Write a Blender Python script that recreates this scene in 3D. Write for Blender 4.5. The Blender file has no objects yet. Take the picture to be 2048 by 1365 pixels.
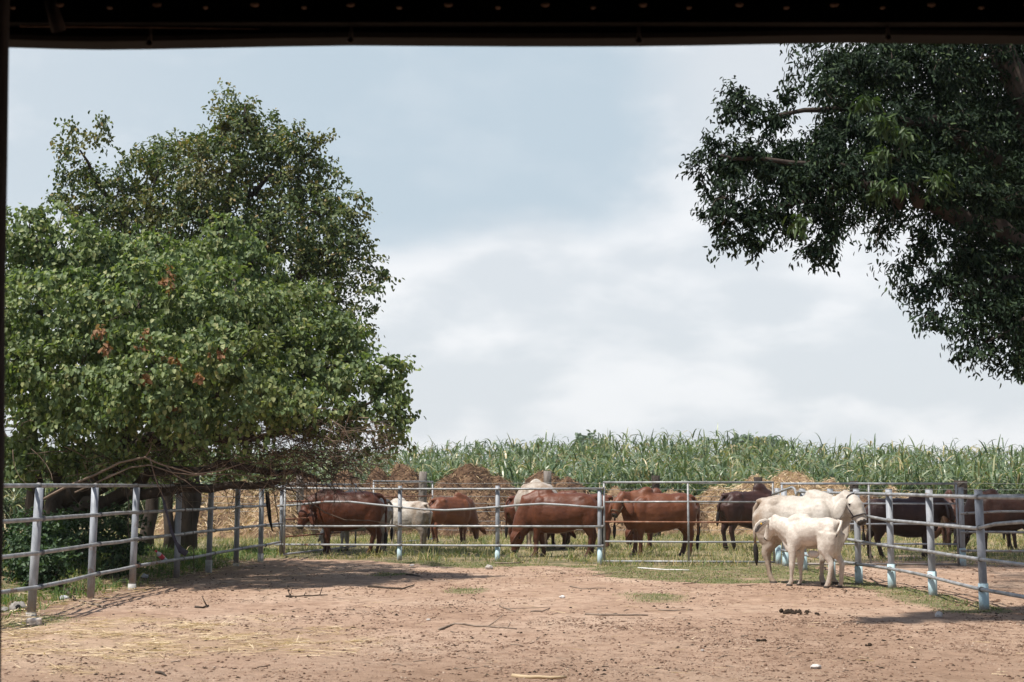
import bpy, bmesh, math, random
import numpy as np
from mathutils import Vector, Matrix, noise
random.seed(7); RS = np.random.RandomState(11)
R = math.radians
S = bpy.context.scene
C = S.collection
# ------------------------------------------------------------------ camera, sky, sun, exposure
F, EYE, PITCH = 2844.0, 1.5, math.atan(290/2844)
cam = bpy.data.objects.new('camera', bpy.data.cameras.new('camera')); C.objects.link(cam)
cam.location = (0, 0, EYE); cam.rotation_euler = (R(90)+PITCH, 0, 0)
cam.data.lens = 50; cam.data.sensor_width = 36; cam.data.clip_end = 3000; cam.data.clip_start = 0.05
cam.data.dof.use_dof = True; cam.data.dof.focus_distance = 23; cam.data.dof.aperture_fstop = 5.0
S.camera = cam
S.view_settings.view_transform = 'Standard'; S.view_settings.look = 'None'
S.view_settings.exposure = 0.32; S.view_settings.gamma = 1
SUN_TO = Vector((-0.42, -0.28, 1.0)).normalized()
sun = bpy.data.objects.new('sun', bpy.data.lights.new('sun', 'SUN')); C.objects.link(sun)
sun.data.energy = 5.0; sun.data.angle = R(1.2); sun.data.color = (1, .95, .87)
sun.rotation_euler = SUN_TO.to_track_quat('Z', 'Y').to_euler()
W = bpy.data.worlds.new('World'); S.world = W; W.use_nodes = True

def ray(px, py):
    u = (px-1024)/F; v = (682-py)/F; s, c = math.sin(PITCH), math.cos(PITCH)
    return u/(c-v*s), (s+v*c)/(c-v*s)
def at(px, py, D):
    a, e = ray(px, py); return Vector((a*D, D, EYE+e*D))
def gnd(px, py):
    a, e = ray(px, py); D = -EYE/e; return Vector((a*D, D, 0))

def world():
    nt = W.node_tree; N = nt.nodes; L = nt.links; N.clear()
    out = N.new('ShaderNodeOutputWorld'); bg = N.new('ShaderNodeBackground'); L.new(bg.outputs[0], out.inputs[0])
    sky = N.new('ShaderNodeTexSky'); sky.sky_type = 'NISHITA'; sky.sun_disc = False
    sky.sun_elevation = math.asin(SUN_TO.z); sky.sun_rotation = math.atan2(SUN_TO.x, SUN_TO.y)
    sky.air_density = 1.2; sky.dust_density = 1.0
    bg.inputs[1].default_value = 0.1
    tc = N.new('ShaderNodeTexCoord'); sep = N.new('ShaderNodeSeparateXYZ'); L.new(tc.outputs['Generated'], sep.inputs[0])
    def M(op, a, b=None, c=None, clamp=False):
        n = N.new('ShaderNodeMath'); n.operation = op; n.use_clamp = clamp
        for i, q in enumerate((a, b, c)):
            if q is None: continue
            if isinstance(q, (int, float)): n.inputs[i].default_value = q
            else: L.new(q, n.inputs[i])
        return n.outputs[0]
    x, y, z = sep.outputs
    # cloud noise in direction space, flattened
    cmb = N.new('ShaderNodeCombineXYZ'); L.new(x, cmb.inputs[0]); L.new(y, cmb.inputs[1]); L.new(M('MULTIPLY', z, 2.2), cmb.inputs[2])
    def NZ(sc, det, rough, dist=0., off=0.):
        mp = N.new('ShaderNodeMapping'); mp.inputs['Location'].default_value = (off, off*.7, off*1.3); L.new(cmb.outputs[0], mp.inputs[0])
        n = N.new('ShaderNodeTexNoise'); n.inputs['Scale'].default_value = sc; n.inputs['Detail'].default_value = det
        n.inputs['Roughness'].default_value = rough; n.inputs['Distortion'].default_value = dist
        L.new(mp.outputs[0], n.inputs['Vector']); return n.outputs[0]
    n1 = NZ(3.2, 7, .55, .3, 3.1); n2 = NZ(8, 5, .5, .15, 8.4); n3 = NZ(20, 4, .5, .1, 1.4)
    # elongated blue-grey bank of cloud above a paler layer: a smooth edge in elevation that wanders with noise
    warp = M('ADD', M('MULTIPLY', M('SUBTRACT', n1, .5), .11), M('MULTIPLY', M('SUBTRACT', n2, .5), .05))
    zz = M('ADD', z, warp)
    e1 = N.new('ShaderNodeMapRange'); e1.interpolation_type = 'SMOOTHSTEP'; L.new(zz, e1.inputs[0])
    e1.inputs[1].default_value = .165; e1.inputs[2].default_value = .205
    e2 = N.new('ShaderNodeMapRange'); e2.interpolation_type = 'SMOOTHSTEP'; L.new(M('ADD', x, M('MULTIPLY', warp, 1.2)), e2.inputs[0])
    e2.inputs[1].default_value = .15; e2.inputs[2].default_value = .06
    e3 = N.new('ShaderNodeMapRange'); e3.interpolation_type = 'SMOOTHSTEP'; L.new(x, e3.inputs[0])
    e3.inputs[1].default_value = -.36; e3.inputs[2].default_value = -.10; e3.inputs[3].default_value = .55
    blue = M('MULTIPLY', M('MULTIPLY', e1.outputs[0], e2.outputs[0]), e3.outputs[0])
    e4 = N.new('ShaderNodeMapRange'); e4.interpolation_type = 'SMOOTHSTEP'; L.new(n2, e4.inputs[0])
    e4.inputs[1].default_value = .42; e4.inputs[2].default_value = .62
    white = M('MULTIPLY', e4.outputs[0], M('SUBTRACT', 1, M('MULTIPLY', blue, .85)))
    white = M('MULTIPLY', white, M('ADD', .55, M('MULTIPLY', n3, .9)), clamp=True)
    def mix(f, a, b):
        m = N.new('ShaderNodeMix'); m.data_type = 'RGBA'
        if isinstance(f, (int, float)): m.inputs[0].default_value = f
        else: L.new(f, m.inputs[0])
        for i, q in ((6, a), (7, b)):
            if isinstance(q, tuple): m.inputs[i].default_value = (*q, 1)
            else: L.new(q, m.inputs[i])
        return m.outputs[2]
    K = 9.1   # cloud radiance in the same units as the sky texture (background strength 0.1)
    base = mix(blue, tuple(K*q for q in (.67, .71, .75)), tuple(K*q for q in (.50, .595, .67)))
    cl = mix(M('MULTIPLY', white, .75), base, tuple(K*q for q in (.90, .905, .92)))
    # cloud cover taken away overhead and thinned behind the camera to cut fill light
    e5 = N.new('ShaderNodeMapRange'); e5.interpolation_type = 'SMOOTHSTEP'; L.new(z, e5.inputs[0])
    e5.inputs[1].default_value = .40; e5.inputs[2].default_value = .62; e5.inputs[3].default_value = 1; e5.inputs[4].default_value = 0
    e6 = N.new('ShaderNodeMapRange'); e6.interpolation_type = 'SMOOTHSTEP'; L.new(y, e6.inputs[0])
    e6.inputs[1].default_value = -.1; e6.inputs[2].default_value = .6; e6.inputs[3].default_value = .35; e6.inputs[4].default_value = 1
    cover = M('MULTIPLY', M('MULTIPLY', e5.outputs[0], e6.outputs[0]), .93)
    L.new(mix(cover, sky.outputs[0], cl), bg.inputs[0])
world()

# ------------------------------------------------------------------ material helpers
class NT:
    def __init__(s, name):
        s.m = bpy.data.materials.new(name); s.m.use_nodes = True
        s.t = s.m.node_tree; s.N = s.t.nodes; s.L = s.t.links; s.N.clear()
        s.out = s.N.new('ShaderNodeOutputMaterial'); s.b = s.N.new('ShaderNodeBsdfPrincipled')
        s.L.new(s.b.outputs[0], s.out.inputs[0]); s.tc = s.N.new('ShaderNodeTexCoord')
    def noise(s, sc, det=4, rough=.55, dist=0, vec=None, scale3=None):
        n = s.N.new('ShaderNodeTexNoise'); n.inputs['Scale'].default_value = sc; n.inputs['Detail'].default_value = det
        n.inputs['Roughness'].default_value = rough; n.inputs['Distortion'].default_value = dist
        v = vec or s.tc.outputs['Object']
        if scale3:
            mp = s.N.new('ShaderNodeMapping'); mp.inputs['Scale'].default_value = scale3; s.L.new(v, mp.inputs[0]); v = mp.outputs[0]
        s.L.new(v, n.inputs['Vector']); return n.outputs[0]
    def ramp(s, fac, stops):
        r = s.N.new('ShaderNodeValToRGB'); s.L.new(fac, r.inputs[0]); e = r.color_ramp.elements
        while len(e) < len(stops): e.new(.5)
        for i, (p, c) in enumerate(stops):
            e[i].position = p; e[i].color = (*c, 1) if len(c) == 3 else c
        return r.outputs[0]
    def rng(s, fac, a, b, c=0., d=1.):
        r = s.N.new('ShaderNodeMapRange'); s.L.new(fac, r.inputs[0])
        for i, q in enumerate((a, b, c, d)): r.inputs[i+1].default_value = q
        return r.outputs[0]
    def mix(s, f, a, b, mode='MIX'):
        m = s.N.new('ShaderNodeMix'); m.data_type = 'RGBA'; m.blend_type = mode
        if isinstance(f, (int, float)): m.inputs[0].default_value = f
        else: s.L.new(f, m.inputs[0])
        for i, q in ((6, a), (7, b)):
            if isinstance(q, tuple): m.inputs[i].default_value = (*q, 1)
            else: s.L.new(q, m.inputs[i])
        return m.outputs[2]
    def math(s, op, a, b):
        n = s.N.new('ShaderNodeMath'); n.operation = op
        for i, q in enumerate((a, b)):
            if isinstance(q, (int, float)): n.inputs[i].default_value = q
            else: s.L.new(q, n.inputs[i])
        return n.outputs[0]
    def bump(s, h, st, dist=.02):
        n = s.N.new('ShaderNodeBump'); n.inputs['Strength'].default_value = st; n.inputs['Distance'].default_value = dist
        s.L.new(h, n.inputs['Height']); s.L.new(n.outputs[0], s.b.inputs['Normal'])
    def col(s, c):
        if isinstance(c, tuple): s.b.inputs['Base Color'].default_value = (*c, 1)
        else: s.L.new(c, s.b.inputs['Base Color'])
    def fin(s, rough=.8, spec=.3, metal=0.):
        s.b.inputs['Roughness'].default_value = rough; s.b.inputs['Specular IOR Level'].default_value = spec
        s.b.inputs['Metallic'].default_value = metal; return s.m

def m_leaf(name, stops, rough=.5, trans=.3, spec=.4, yellow=None, patch=(.9,)):
    t = NT(name); g = t.N.new('ShaderNodeNewGeometry')
    c = t.ramp(g.outputs['Random Per Island'], stops)
    if yellow:     # a share of whole sprays of another tint
        n = t.noise(.8, 3, .6); c = t.mix(t.rng(n, .54, .68, 0, .75), c, yellow)
    t.col(c); t.fin(rough, spec)
    tr = t.N.new('ShaderNodeBsdfTranslucent'); ms = t.N.new('ShaderNodeMixShader'); ms.inputs[0].default_value = trans
    cc = t.mix(1.0, c, (1.5, 1.7, .7), 'MULTIPLY'); t.L.new(cc, tr.inputs[0])
    t.L.new(t.b.outputs[0], ms.inputs[1]); t.L.new(tr.outputs[0], ms.inputs[2]); t.L.new(ms.outputs[0], t.out.inputs[0])
    return t.m

def m_simple(name, stops, sc=6, rough=.8, spec=.3, bump=.3, det=5, metal=0, scale3=None, bd=.01):
    t = NT(name); n = t.noise(sc, det, .6, .2, scale3=scale3); t.col(t.ramp(n, stops))
    if bump: t.bump(t.noise(sc*3, 5, .6, scale3=scale3), bump, bd)
    return t.fin(rough, spec, metal)

MAT = {}
MAT['bark'] = m_simple('bark', [(.3, (.028, .021, .017)), (.7, (.085, .065, .052))], 5, .9, .2, .8, scale3=(1, 1, .3), bd=.03)
MAT['twig'] = m_simple('dead_twig', [(.3, (.12, .085, .06)), (.7, (.30, .22, .165))], 4, .85, .2, .2)
MAT['twig_dark'] = m_simple('twig_dark', [(.3, (.035, .027, .021)), (.7, (.10, .078, .06))], 4, .85, .2, .2)
MAT['stick'] = m_simple('stick', [(.3, (.13, .095, .07)), (.7, (.34, .27, .21))], 9, .85, .2, .3)
MAT['galv'] = m_simple('galvanised_pipe', [(.3, (.13, .125, .12)), (.42, (.235, .238, .24)), (.55, (.33, .337, .345)), (.72, (.48, .49, .50))], 6.5, .5, .5, .15, 7, .25)
def m_galv2():
    t = NT('galvanised_rusty'); n = t.noise(4.5, 7, .6); c = t.ramp(n, [(.25, (.20, .205, .21)), (.5, (.33, .34, .35)), (.72, (.48, .49, .50))])
    r = t.rng(t.noise(2.3, 8, .7, .5), .56, .64); c = t.mix(r, c, (.19, .085, .045)); t.col(c); t.bump(t.noise(60, 3), .15, .004); return t.fin(.6, .4, .15)
MAT['galv_r'] = m_galv2()
def m_post():
    t = NT('galvanised_post'); c = t.ramp(t.noise(3.2, 8, .65, .3, scale3=(2, 2, .6)), [(.28, (.17, .18, .20)), (.5, (.31, .33, .36)), (.70, (.50, .52, .55))])
    r = t.rng(t.noise(5, 8, .75, .6), .60, .66, 0, .8); c = t.mix(r, c, (.20, .11, .07))
    sp = t.N.new('ShaderNodeSeparateXYZ'); t.L.new(t.tc.outputs['Object'], sp.inputs[0])
    lo = t.math('ADD', sp.outputs[2], t.math('MULTIPLY', t.math('SUBTRACT', t.noise(14, 6, .7), .5), .7)); c = t.mix(t.rng(lo, .05, .42, .65, 0), c, (.26, .19, .14))
    t.col(c); t.bump(t.noise(40, 4), .12, .004); return t.fin(.6, .4, .12)
MAT['galv_post'] = m_post()
MAT['rust'] = m_simple('rusty_pipe', [(.3, (.12, .05, .03)), (.55, (.27, .13, .08)), (.75, (.36, .24, .18))], 7, .85, .3, .3)
MAT['ring'] = m_simple('clamp_metal', [(.3, (.10, .10, .10)), (.7, (.25, .24, .23))], 20, .6, .4, .1)
def m_pvc():
    t = NT('blue_sleeve'); n = t.noise(6, 6, .6); c = t.ramp(n, [(.3, (.40, .56, .61)), (.7, (.56, .70, .745))])
    sp = t.N.new('ShaderNodeSeparateXYZ'); t.L.new(t.tc.outputs['Object'], sp.inputs[0])
    lo = t.math('ADD', sp.outputs[2], t.math('MULTIPLY', t.math('SUBTRACT', t.noise(9, 6, .7), .5), .35))
    c = t.mix(t.rng(lo, .0, .10, .75, 0), c, (.24, .17, .12)); t.col(c); return t.fin(.55, .4)
MAT['pvc'] = m_pvc()
MAT['cement'] = m_simple('cement', [(.3, (.30, .29, .27)), (.7, (.52, .51, .49))], 12, .9, .2, .5)
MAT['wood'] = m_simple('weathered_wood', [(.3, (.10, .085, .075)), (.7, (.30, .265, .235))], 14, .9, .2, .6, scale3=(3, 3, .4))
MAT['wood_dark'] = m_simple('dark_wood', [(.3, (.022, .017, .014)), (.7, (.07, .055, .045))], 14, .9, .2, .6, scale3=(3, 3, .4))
MAT['wire'] = m_simple('fence_wire', [(.3, (.2, .2, .19)), (.7, (.38, .37, .36))], 20, .5, .5, 0, metal=.4)
MAT['manure'] = m_simple('manure', [(.28, (.035, .021, .014)), (.46, (.115, .068, .042)), (.62, (.20, .125, .075)), (.78, (.30, .205, .12))], 2.6, .95, .1, 1.0, 9, bd=.12)
MAT['straw_heap'] = m_simple('straw_heap', [(.25, (.08, .05, .032)), (.45, (.20, .13, .08)), (.62, (.33, .225, .13)), (.8, (.46, .345, .22))], 2.3, .95, .1, 1.0, 9, bd=.12)
MAT['straw'] = m_leaf('straw', [(0, (.34, .235, .135)), (.5, (.54, .405, .25)), (1, (.72, .59, .42))], .6, .15, .3)
MAT['manure_bits'] = m_leaf('manure_bits', [(0, (.04, .025, .016)), (.45, (.16, .10, .06)), (.8, (.30, .20, .11)), (1, (.46, .34, .2))], .8, .0, .1)
MAT['clod'] = m_leaf('dirt_clod', [(0, (.09, .055, .038)), (.5, (.21, .13, .09)), (.85, (.33, .22, .155)), (1, (.45, .35, .27))], .95, .0, .1)
MAT['stone'] = m_simple('pale_stone', [(.3, (.34, .30, .27)), (.7, (.66, .62, .58))], 14, .9, .2, .5)
MAT['brick'] = m_simple('pale_brick', [(.3, (.30, .21, .16)), (.6, (.60, .55, .49))], 16, .9, .2, .6)
MAT['bone'] = m_simple('grey_lump', [(.3, (.16, .145, .13)), (.7, (.42, .39, .36))], 14, .9, .2, .5)
MAT['black'] = m_simple('black_hole', [(.3, (.01, .01, .01)), (.7, (.02, .02, .02))], 10, .9, .1, 0)
MAT['dung'] = m_simple('dung', [(.3, (.012, .009, .006)), (.7, (.055, .036, .024))], 30, .9, .2, .8)
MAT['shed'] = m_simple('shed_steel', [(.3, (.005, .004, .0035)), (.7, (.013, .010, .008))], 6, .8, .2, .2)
MAT['shed_rust'] = m_simple('shed_rust', [(.3, (.16, .095, .065)), (.7, (.30, .19, .13))], 14, .8, .2, .3)  # rust lightened in colour to stand in for light under the eave
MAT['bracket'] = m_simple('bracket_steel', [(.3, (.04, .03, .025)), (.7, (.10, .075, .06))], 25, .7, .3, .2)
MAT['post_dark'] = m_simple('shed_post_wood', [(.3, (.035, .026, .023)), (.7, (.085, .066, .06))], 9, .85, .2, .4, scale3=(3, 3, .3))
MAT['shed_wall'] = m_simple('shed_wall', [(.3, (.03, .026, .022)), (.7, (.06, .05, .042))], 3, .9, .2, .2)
MAT['leaf_front'] = m_leaf('leaf_broad', [(0, (.055, .088, .034)), (.35, (.112, .160, .062)), (.75, (.190, .245, .095)), (.92, (.30, .33, .14)), (1, (.30, .29, .13))], .55, .28, .32, (.165, .19, .065))
MAT['leaf_rear'] = m_leaf('leaf_rear', [(0, (.036, .060, .024)), (.4, (.074, .108, .040)), (.8, (.130, .162, .057)), (.94, (.20, .19, .065)), (1, (.32, .22, .09))], .55, .24, .3, (.20, .165, .05))
MAT['leaf_right'] = m_leaf('leaf_pinnate', [(0, (.007, .015, .008)), (.5, (.014, .028, .013)), (.9, (.028, .048, .022)), (1, (.08, .115, .045))], .68, .08, .14)
MAT['leaf_lime'] = m_leaf('leaf_lime', [(0, (.035, .065, .02)), (1, (.075, .115, .035))], .5, .25, .4)
MAT['leaf_dead'] = m_leaf('leaf_dead', [(0, (.14, .065, .03)), (.6, (.30, .155, .08)), (1, (.50, .32, .20))], .7, .2, .2)
MAT['leaf_under'] = m_leaf('leaf_undergrowth', [(0, (.018, .040, .016)), (.6, (.040, .075, .030)), (1, (.09, .14, .065))], .55, .2, .3)
MAT['cane'] = m_leaf('cane_leaf', [(0, (.045, .078, .038)), (.45, (.092, .142, .068)), (.8, (.165, .215, .110)), (.92, (.29, .30, .16)), (.965, (.36, .31, .15)), (1, (.50, .40, .22))], .38, .22, .5, (.16, .20, .085))
MAT['cane_dry'] = m_leaf('cane_dry', [(0, (.10, .08, .04)), (.6, (.24, .20, .11)), (1, (.46, .38, .24))], .7, .2, .2)
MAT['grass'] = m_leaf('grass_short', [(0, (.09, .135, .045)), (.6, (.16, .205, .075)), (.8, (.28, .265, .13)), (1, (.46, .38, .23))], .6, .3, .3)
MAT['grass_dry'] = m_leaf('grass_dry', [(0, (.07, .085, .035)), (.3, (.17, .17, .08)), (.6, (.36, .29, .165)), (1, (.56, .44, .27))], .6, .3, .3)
MAT['grass_dark'] = m_leaf('grass_shade', [(0, (.05, .10, .025)), (.6, (.10, .16, .045)), (1, (.28, .26, .11))], .6, .3, .3)  # deeper green of the grass itself
MAT['far_leaf'] = m_leaf('leaf_far', [(0, (.13, .175, .13)), (1, (.20, .25, .19))], .9, .1, .1)  # haze of distance put into the paler leaf colour

def m_hide(name, c1, c2, low, sc=2.2, dirt=None, hooves=False):
    t = NT(name); n = t.noise(sc, 5, .55, .4); c = t.ramp(n, [(.32, c1), (.68, c2)])
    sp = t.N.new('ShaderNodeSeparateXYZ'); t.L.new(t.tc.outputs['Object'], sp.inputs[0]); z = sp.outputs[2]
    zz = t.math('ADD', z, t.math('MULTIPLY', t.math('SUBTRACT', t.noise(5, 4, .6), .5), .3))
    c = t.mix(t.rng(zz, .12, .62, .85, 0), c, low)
    if dirt:     # dusty stains on the rump and thighs
        x = t.math('ADD', sp.outputs[0], t.math('MULTIPLY', t.math('SUBTRACT', t.noise(3.5, 6, .65), .5), .9))
        d = t.math('MULTIPLY', t.rng(x, -.10, -.55), t.rng(t.noise(5, 6, .7), .36, .58, .15, 1)); c = t.mix(t.math('MULTIPLY', d, .75), c, dirt)
    f = t.noise(26, 5, .7, .3); c = t.mix(.45, c, t.ramp(f, [(.3, (.45, .42, .40)), (.7, (1, 1, 1))]), 'MULTIPLY'); c = t.mix(.5, c, t.ramp(t.noise(7, 6, .65, .5), [(.35, (.60, .55, .50)), (.6, (1, 1, 1))]), 'MULTIPLY')
    t.col(c); t.bump(t.math('ADD', t.noise(5, 4, .5), t.math('MULTIPLY', t.noise(60, 4, .6), .25)), .35, .035)
    t.fin(.50, .35); return t.m
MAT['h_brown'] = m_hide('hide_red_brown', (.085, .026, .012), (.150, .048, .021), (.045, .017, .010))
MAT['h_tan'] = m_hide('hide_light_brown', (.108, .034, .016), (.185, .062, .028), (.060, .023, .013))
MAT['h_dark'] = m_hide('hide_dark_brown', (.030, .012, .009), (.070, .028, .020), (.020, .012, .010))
MAT['h_shade'] = m_hide('hide_chocolate', (.065, .026, .016), (.105, .043, .026), (.035, .016, .012))  # chocolate brown is the coat's own colour
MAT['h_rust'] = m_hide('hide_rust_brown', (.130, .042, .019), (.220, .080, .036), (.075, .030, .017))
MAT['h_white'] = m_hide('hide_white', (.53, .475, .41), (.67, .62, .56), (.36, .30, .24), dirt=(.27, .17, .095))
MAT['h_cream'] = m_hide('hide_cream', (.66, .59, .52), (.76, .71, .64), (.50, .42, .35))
MAT['nose'] = m_simple('nose_black', [(.3, (.02, .017, .016)), (.7, (.05, .04, .035))], 20, .4, .5, .1)
MAT['hoof'] = m_simple('hoof_dark', [(.3, (.03, .024, .02)), (.7, (.09, .07, .055))], 20, .7, .3, .2)
MAT['eye'] = m_simple('eye_black', [(.3, (.008, .006, .005)), (.7, (.012, .01, .01))], 20, .15, .6, 0)
MAT['ear_in'] = m_simple('inner_ear_grey', [(.3, (.10, .095, .095)), (.7, (.20, .185, .18))], 20, .8, .2, .1)
MAT['tuft'] = m_simple('tail_hair', [(.3, (.012, .010, .009)), (.7, (.035, .028, .024))], 30, .8, .3, .6)
MAT['rope'] = m_simple('halter_rope', [(.3, (.05, .04, .03)), (.7, (.20, .16, .11))], 40, .8, .3, .3)
MAT['strap'] = m_simple('halter_strap', [(.3, (.02, .018, .02)), (.7, (.06, .05, .055))], 30, .5, .4, .1)
MAT['tag'] = m_simple('yellow_tag', [(.3, (.65, .38, .03)), (.7, (.80, .50, .06))], 10, .5, .4, 0)
MAT['red'] = m_simple('red_plastic', [(.3, (.50, .03, .05)), (.7, (.66, .07, .09))], 10, .35, .5, 0)
MAT['clear'] = m_simple('clear_plastic', [(.3, (.42, .42, .44)), (.7, (.62, .62, .64))], 10, .2, .5, 0)
MAT['cloth'] = m_simple('purple_grey_cloth', [(.3, (.035, .032, .045)), (.7, (.12, .11, .14))], 8, .9, .2, .5)
MAT['litter'] = m_simple('white_litter', [(.3, (.6, .58, .56)), (.7, (.8, .79, .77))], 10, .6, .3, .2)
MAT['strap_black'] = m_simple('black_rubber', [(.3, (.008, .008, .008)), (.7, (.02, .02, .02))], 10, .6, .3, .2)

# ------------------------------------------------------------------ object helpers
def tag(o, label=None, cat=None, group=None, kind=None):
    if label: o['label'] = label
    if cat: o['category'] = cat
    if group: o['group'] = group
    if kind: o['kind'] = kind
    return o
def empty(name, loc, label, cat, group=None, rz=0):
    o = bpy.data.objects.new(name, None); C.objects.link(o); o.location = loc; o.rotation_euler.z = rz; o.empty_display_size = .2
    return tag(o, label, cat, group)
# parts are always authored in the world frame and parented under a thing whose own transform is undone
class MB:
    def __init__(s): s.v = []; s.f = []; s.mi = []
    def add(s, vs, fs, mi=0):
        b = len(s.v); s.v += [tuple(p) for p in vs]; s.f += [tuple(b+i for i in f) for f in fs]; s.mi += [mi]*len(fs); return s
    def tube(s, pts, rad, n=8, mi=0, cap=True, up=None):
        pts = [Vector(p) for p in pts]
        if isinstance(rad, (int, float)): rad = [rad]*len(pts)
        vs = []; fs = []; prev = None
        for i, p in enumerate(pts):
            t = (pts[min(i+1, len(pts)-1)]-pts[max(i-1, 0)]).normalized()
            if prev is None:
                a = Vector(up) if up else (Vector((0, 0, 1)) if abs(t.z) < .9 else Vector((1, 0, 0)))
                a = (a-t*a.dot(t)).normalized()
            else: a = (prev-t*prev.dot(t)).normalized()
            prev = a; b = t.cross(a); r = rad[i]; ra, rb = (r if isinstance(r, tuple) else (r, r))
            for k in range(n):
                q = 2*math.pi*k/n; vs.append(p+a*(math.cos(q)*ra)+b*(math.sin(q)*rb))
        for i in range(len(pts)-1):
            for k in range(n): fs.append((i*n+k, i*n+(k+1) % n, (i+1)*n+(k+1) % n, (i+1)*n+k))
        if cap: fs.append(tuple(range(n-1, -1, -1))); fs.append(tuple((len(pts)-1)*n+k for k in range(n)))
        return s.add(vs, fs, mi)
    def box(s, c, d, rot=None, mi=0):
        c = Vector(c); vs = []
        for x in (-.5, .5):
            for y in (-.5, .5):
                for z in (-.5, .5):
                    p = Vector((x*d[0], y*d[1], z*d[2])); p = rot @ p if rot else p; vs.append(c+p)
        return s.add(vs, [(0, 1, 3, 2), (4, 6, 7, 5), (0, 4, 5, 1), (2, 3, 7, 6), (0, 2, 6, 4), (1, 5, 7, 3)], mi)
    def ell(s, c, r, rot=None, n=12, m=8, mi=0, jit=0):
        c = Vector(c); vs = []; fs = []
        for i in range(m+1):
            th = math.pi*i/m
            for k in range(n):
                ph = 2*math.pi*k/n; p = Vector((math.sin(th)*math.cos(ph), math.sin(th)*math.sin(ph), math.cos(th)))
                if jit: p *= 1+jit*noise.noise(p*2.3+c*5)
                p = Vector((p.x*r[0], p.y*r[1], p.z*r[2])); p = rot @ p if rot else p; vs.append(c+p)
        for i in range(m):
            for k in range(n): fs.append((i*n+k, (i+1)*n+k, (i+1)*n+(k+1) % n, i*n+(k+1) % n))
        return s.add(vs, fs, mi)
    def mesh(s, name='m'):
        me = bpy.data.meshes.new(name); me.from_pydata(s.v, [], s.f); me.update()
        if any(s.mi): me.polygons.foreach_set('material_index', s.mi)
        return me
    def build(s, name, mat, parent=None, smooth=True):
        me = s.mesh(name)
        if parent is not None:     # author in world space; move vertices into the parent's frame
            me.transform(world_of(parent).inverted())
        o = bpy.data.objects.new(name, me); C.objects.link(o)
        for m in (mat if isinstance(mat, (list, tuple)) else [mat]): me.materials.append(m)
        if smooth: me.shade_smooth()
        o.parent = parent; return o
def world_of(o):
    m = Matrix.LocRotScale(o.location, o.rotation_euler, o.scale)
    return world_of(o.parent) @ m if o.parent else m
def fast_mesh(name, V, Fq, mat, parent=None, smooth=False, nside=4):
    V = np.ascontiguousarray(V, dtype=np.float32).reshape(-1, 3)
    if parent is not None:
        Mi = np.array(world_of(parent).inverted()); V = (V @ Mi[:3, :3].T + Mi[:3, 3]).astype(np.float32)
    Fq = np.ascontiguousarray(Fq, dtype=np.int32).reshape(-1, nside)
    me = bpy.data.meshes.new(name); me.vertices.add(len(V)); me.vertices.foreach_set('co', V.ravel())
    me.loops.add(Fq.size); me.loops.foreach_set('vertex_index', Fq.ravel())
    me.polygons.add(len(Fq)); me.polygons.foreach_set('loop_start', np.arange(0, Fq.size, nside, dtype=np.int32))
    me.update(calc_edges=True)
    o = bpy.data.objects.new(name, me); C.objects.link(o); me.materials.append(mat); o.parent = parent
    if smooth: me.shade_smooth()
    return o
def nrm(a): return a/np.maximum(np.linalg.norm(a, axis=-1, keepdims=True), 1e-9)
def leaves(name, P, A, Nn, Ln, Wd, mat, parent, fold=.18, shape='broad'):
    """P base points, A leaf axes, Nn rough normals: folded two-quad leaves with real outline"""
    A = nrm(A); side = nrm(np.cross(A, Nn)); Nn = np.cross(side, A)
    Ln = Ln[:, None]; Wd = Wd[:, None]
    if shape == 'broad': t1, w1, t2, w2 = .12, .46, .62, .44
    else: t1, w1, t2, w2 = .22, .5, .62, .40
    up = Nn*Wd*fold; dr = -Nn*Ln*.12
    b = P; l1 = P+A*Ln*t1-side*Wd*w1+up; l2 = P+A*Ln*t2-side*Wd*w2+up+dr*.4; tip = P+A*Ln+dr*1.4
    r2 = P+A*Ln*t2+side*Wd*w2+up+dr*.4; r1 = P+A*Ln*t1+side*Wd*w1+up
    V = np.stack([b, l1, l2, tip, r2, r1], 1); n = len(P); k = np.arange(n)[:, None]*6
    Fq = np.concatenate([k+np.array([[0, 1, 2, 3]]), k+np.array([[0, 3, 4, 5]])], 0)
    return fast_mesh(name, V, Fq, mat, parent)
def blades(name, P, A, B, Ln, Wd, droop, mat, parent=None, seg=3, kind=None):
    """ribbons: P base, A initial direction, B side; bend downwards along the length"""
    n = len(P); t = np.linspace(0, 1, seg+1); V = np.zeros((n, seg+1, 2, 3))
    A = nrm(A); B = nrm(B)
    horiz = A.copy(); horiz[:, 2] = 0; horiz = nrm(horiz+1e-4)
    for i, q in enumerate(t):
        ctr = P+A*(Ln*q)[:, None]*(1-.25*q)+horiz*(Ln*droop*.55*q*q)[:, None]; ctr[:, 2] -= Ln*droop*q*q*.9
        w = (Wd*.5*(1-q**2.2*.93))[:, None]; V[:, i, 0] = ctr-B*w; V[:, i, 1] = ctr+B*w
    k = (np.arange(n)*(seg+1)*2)[:, None, None]; s = (np.arange(seg)*2)[None, :, None]
    Fq = (k+s+np.array([0, 1, 3, 2])[None, None, :]).reshape(-1, 4)
    return fast_mesh(name, V, Fq, mat, parent)

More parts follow.
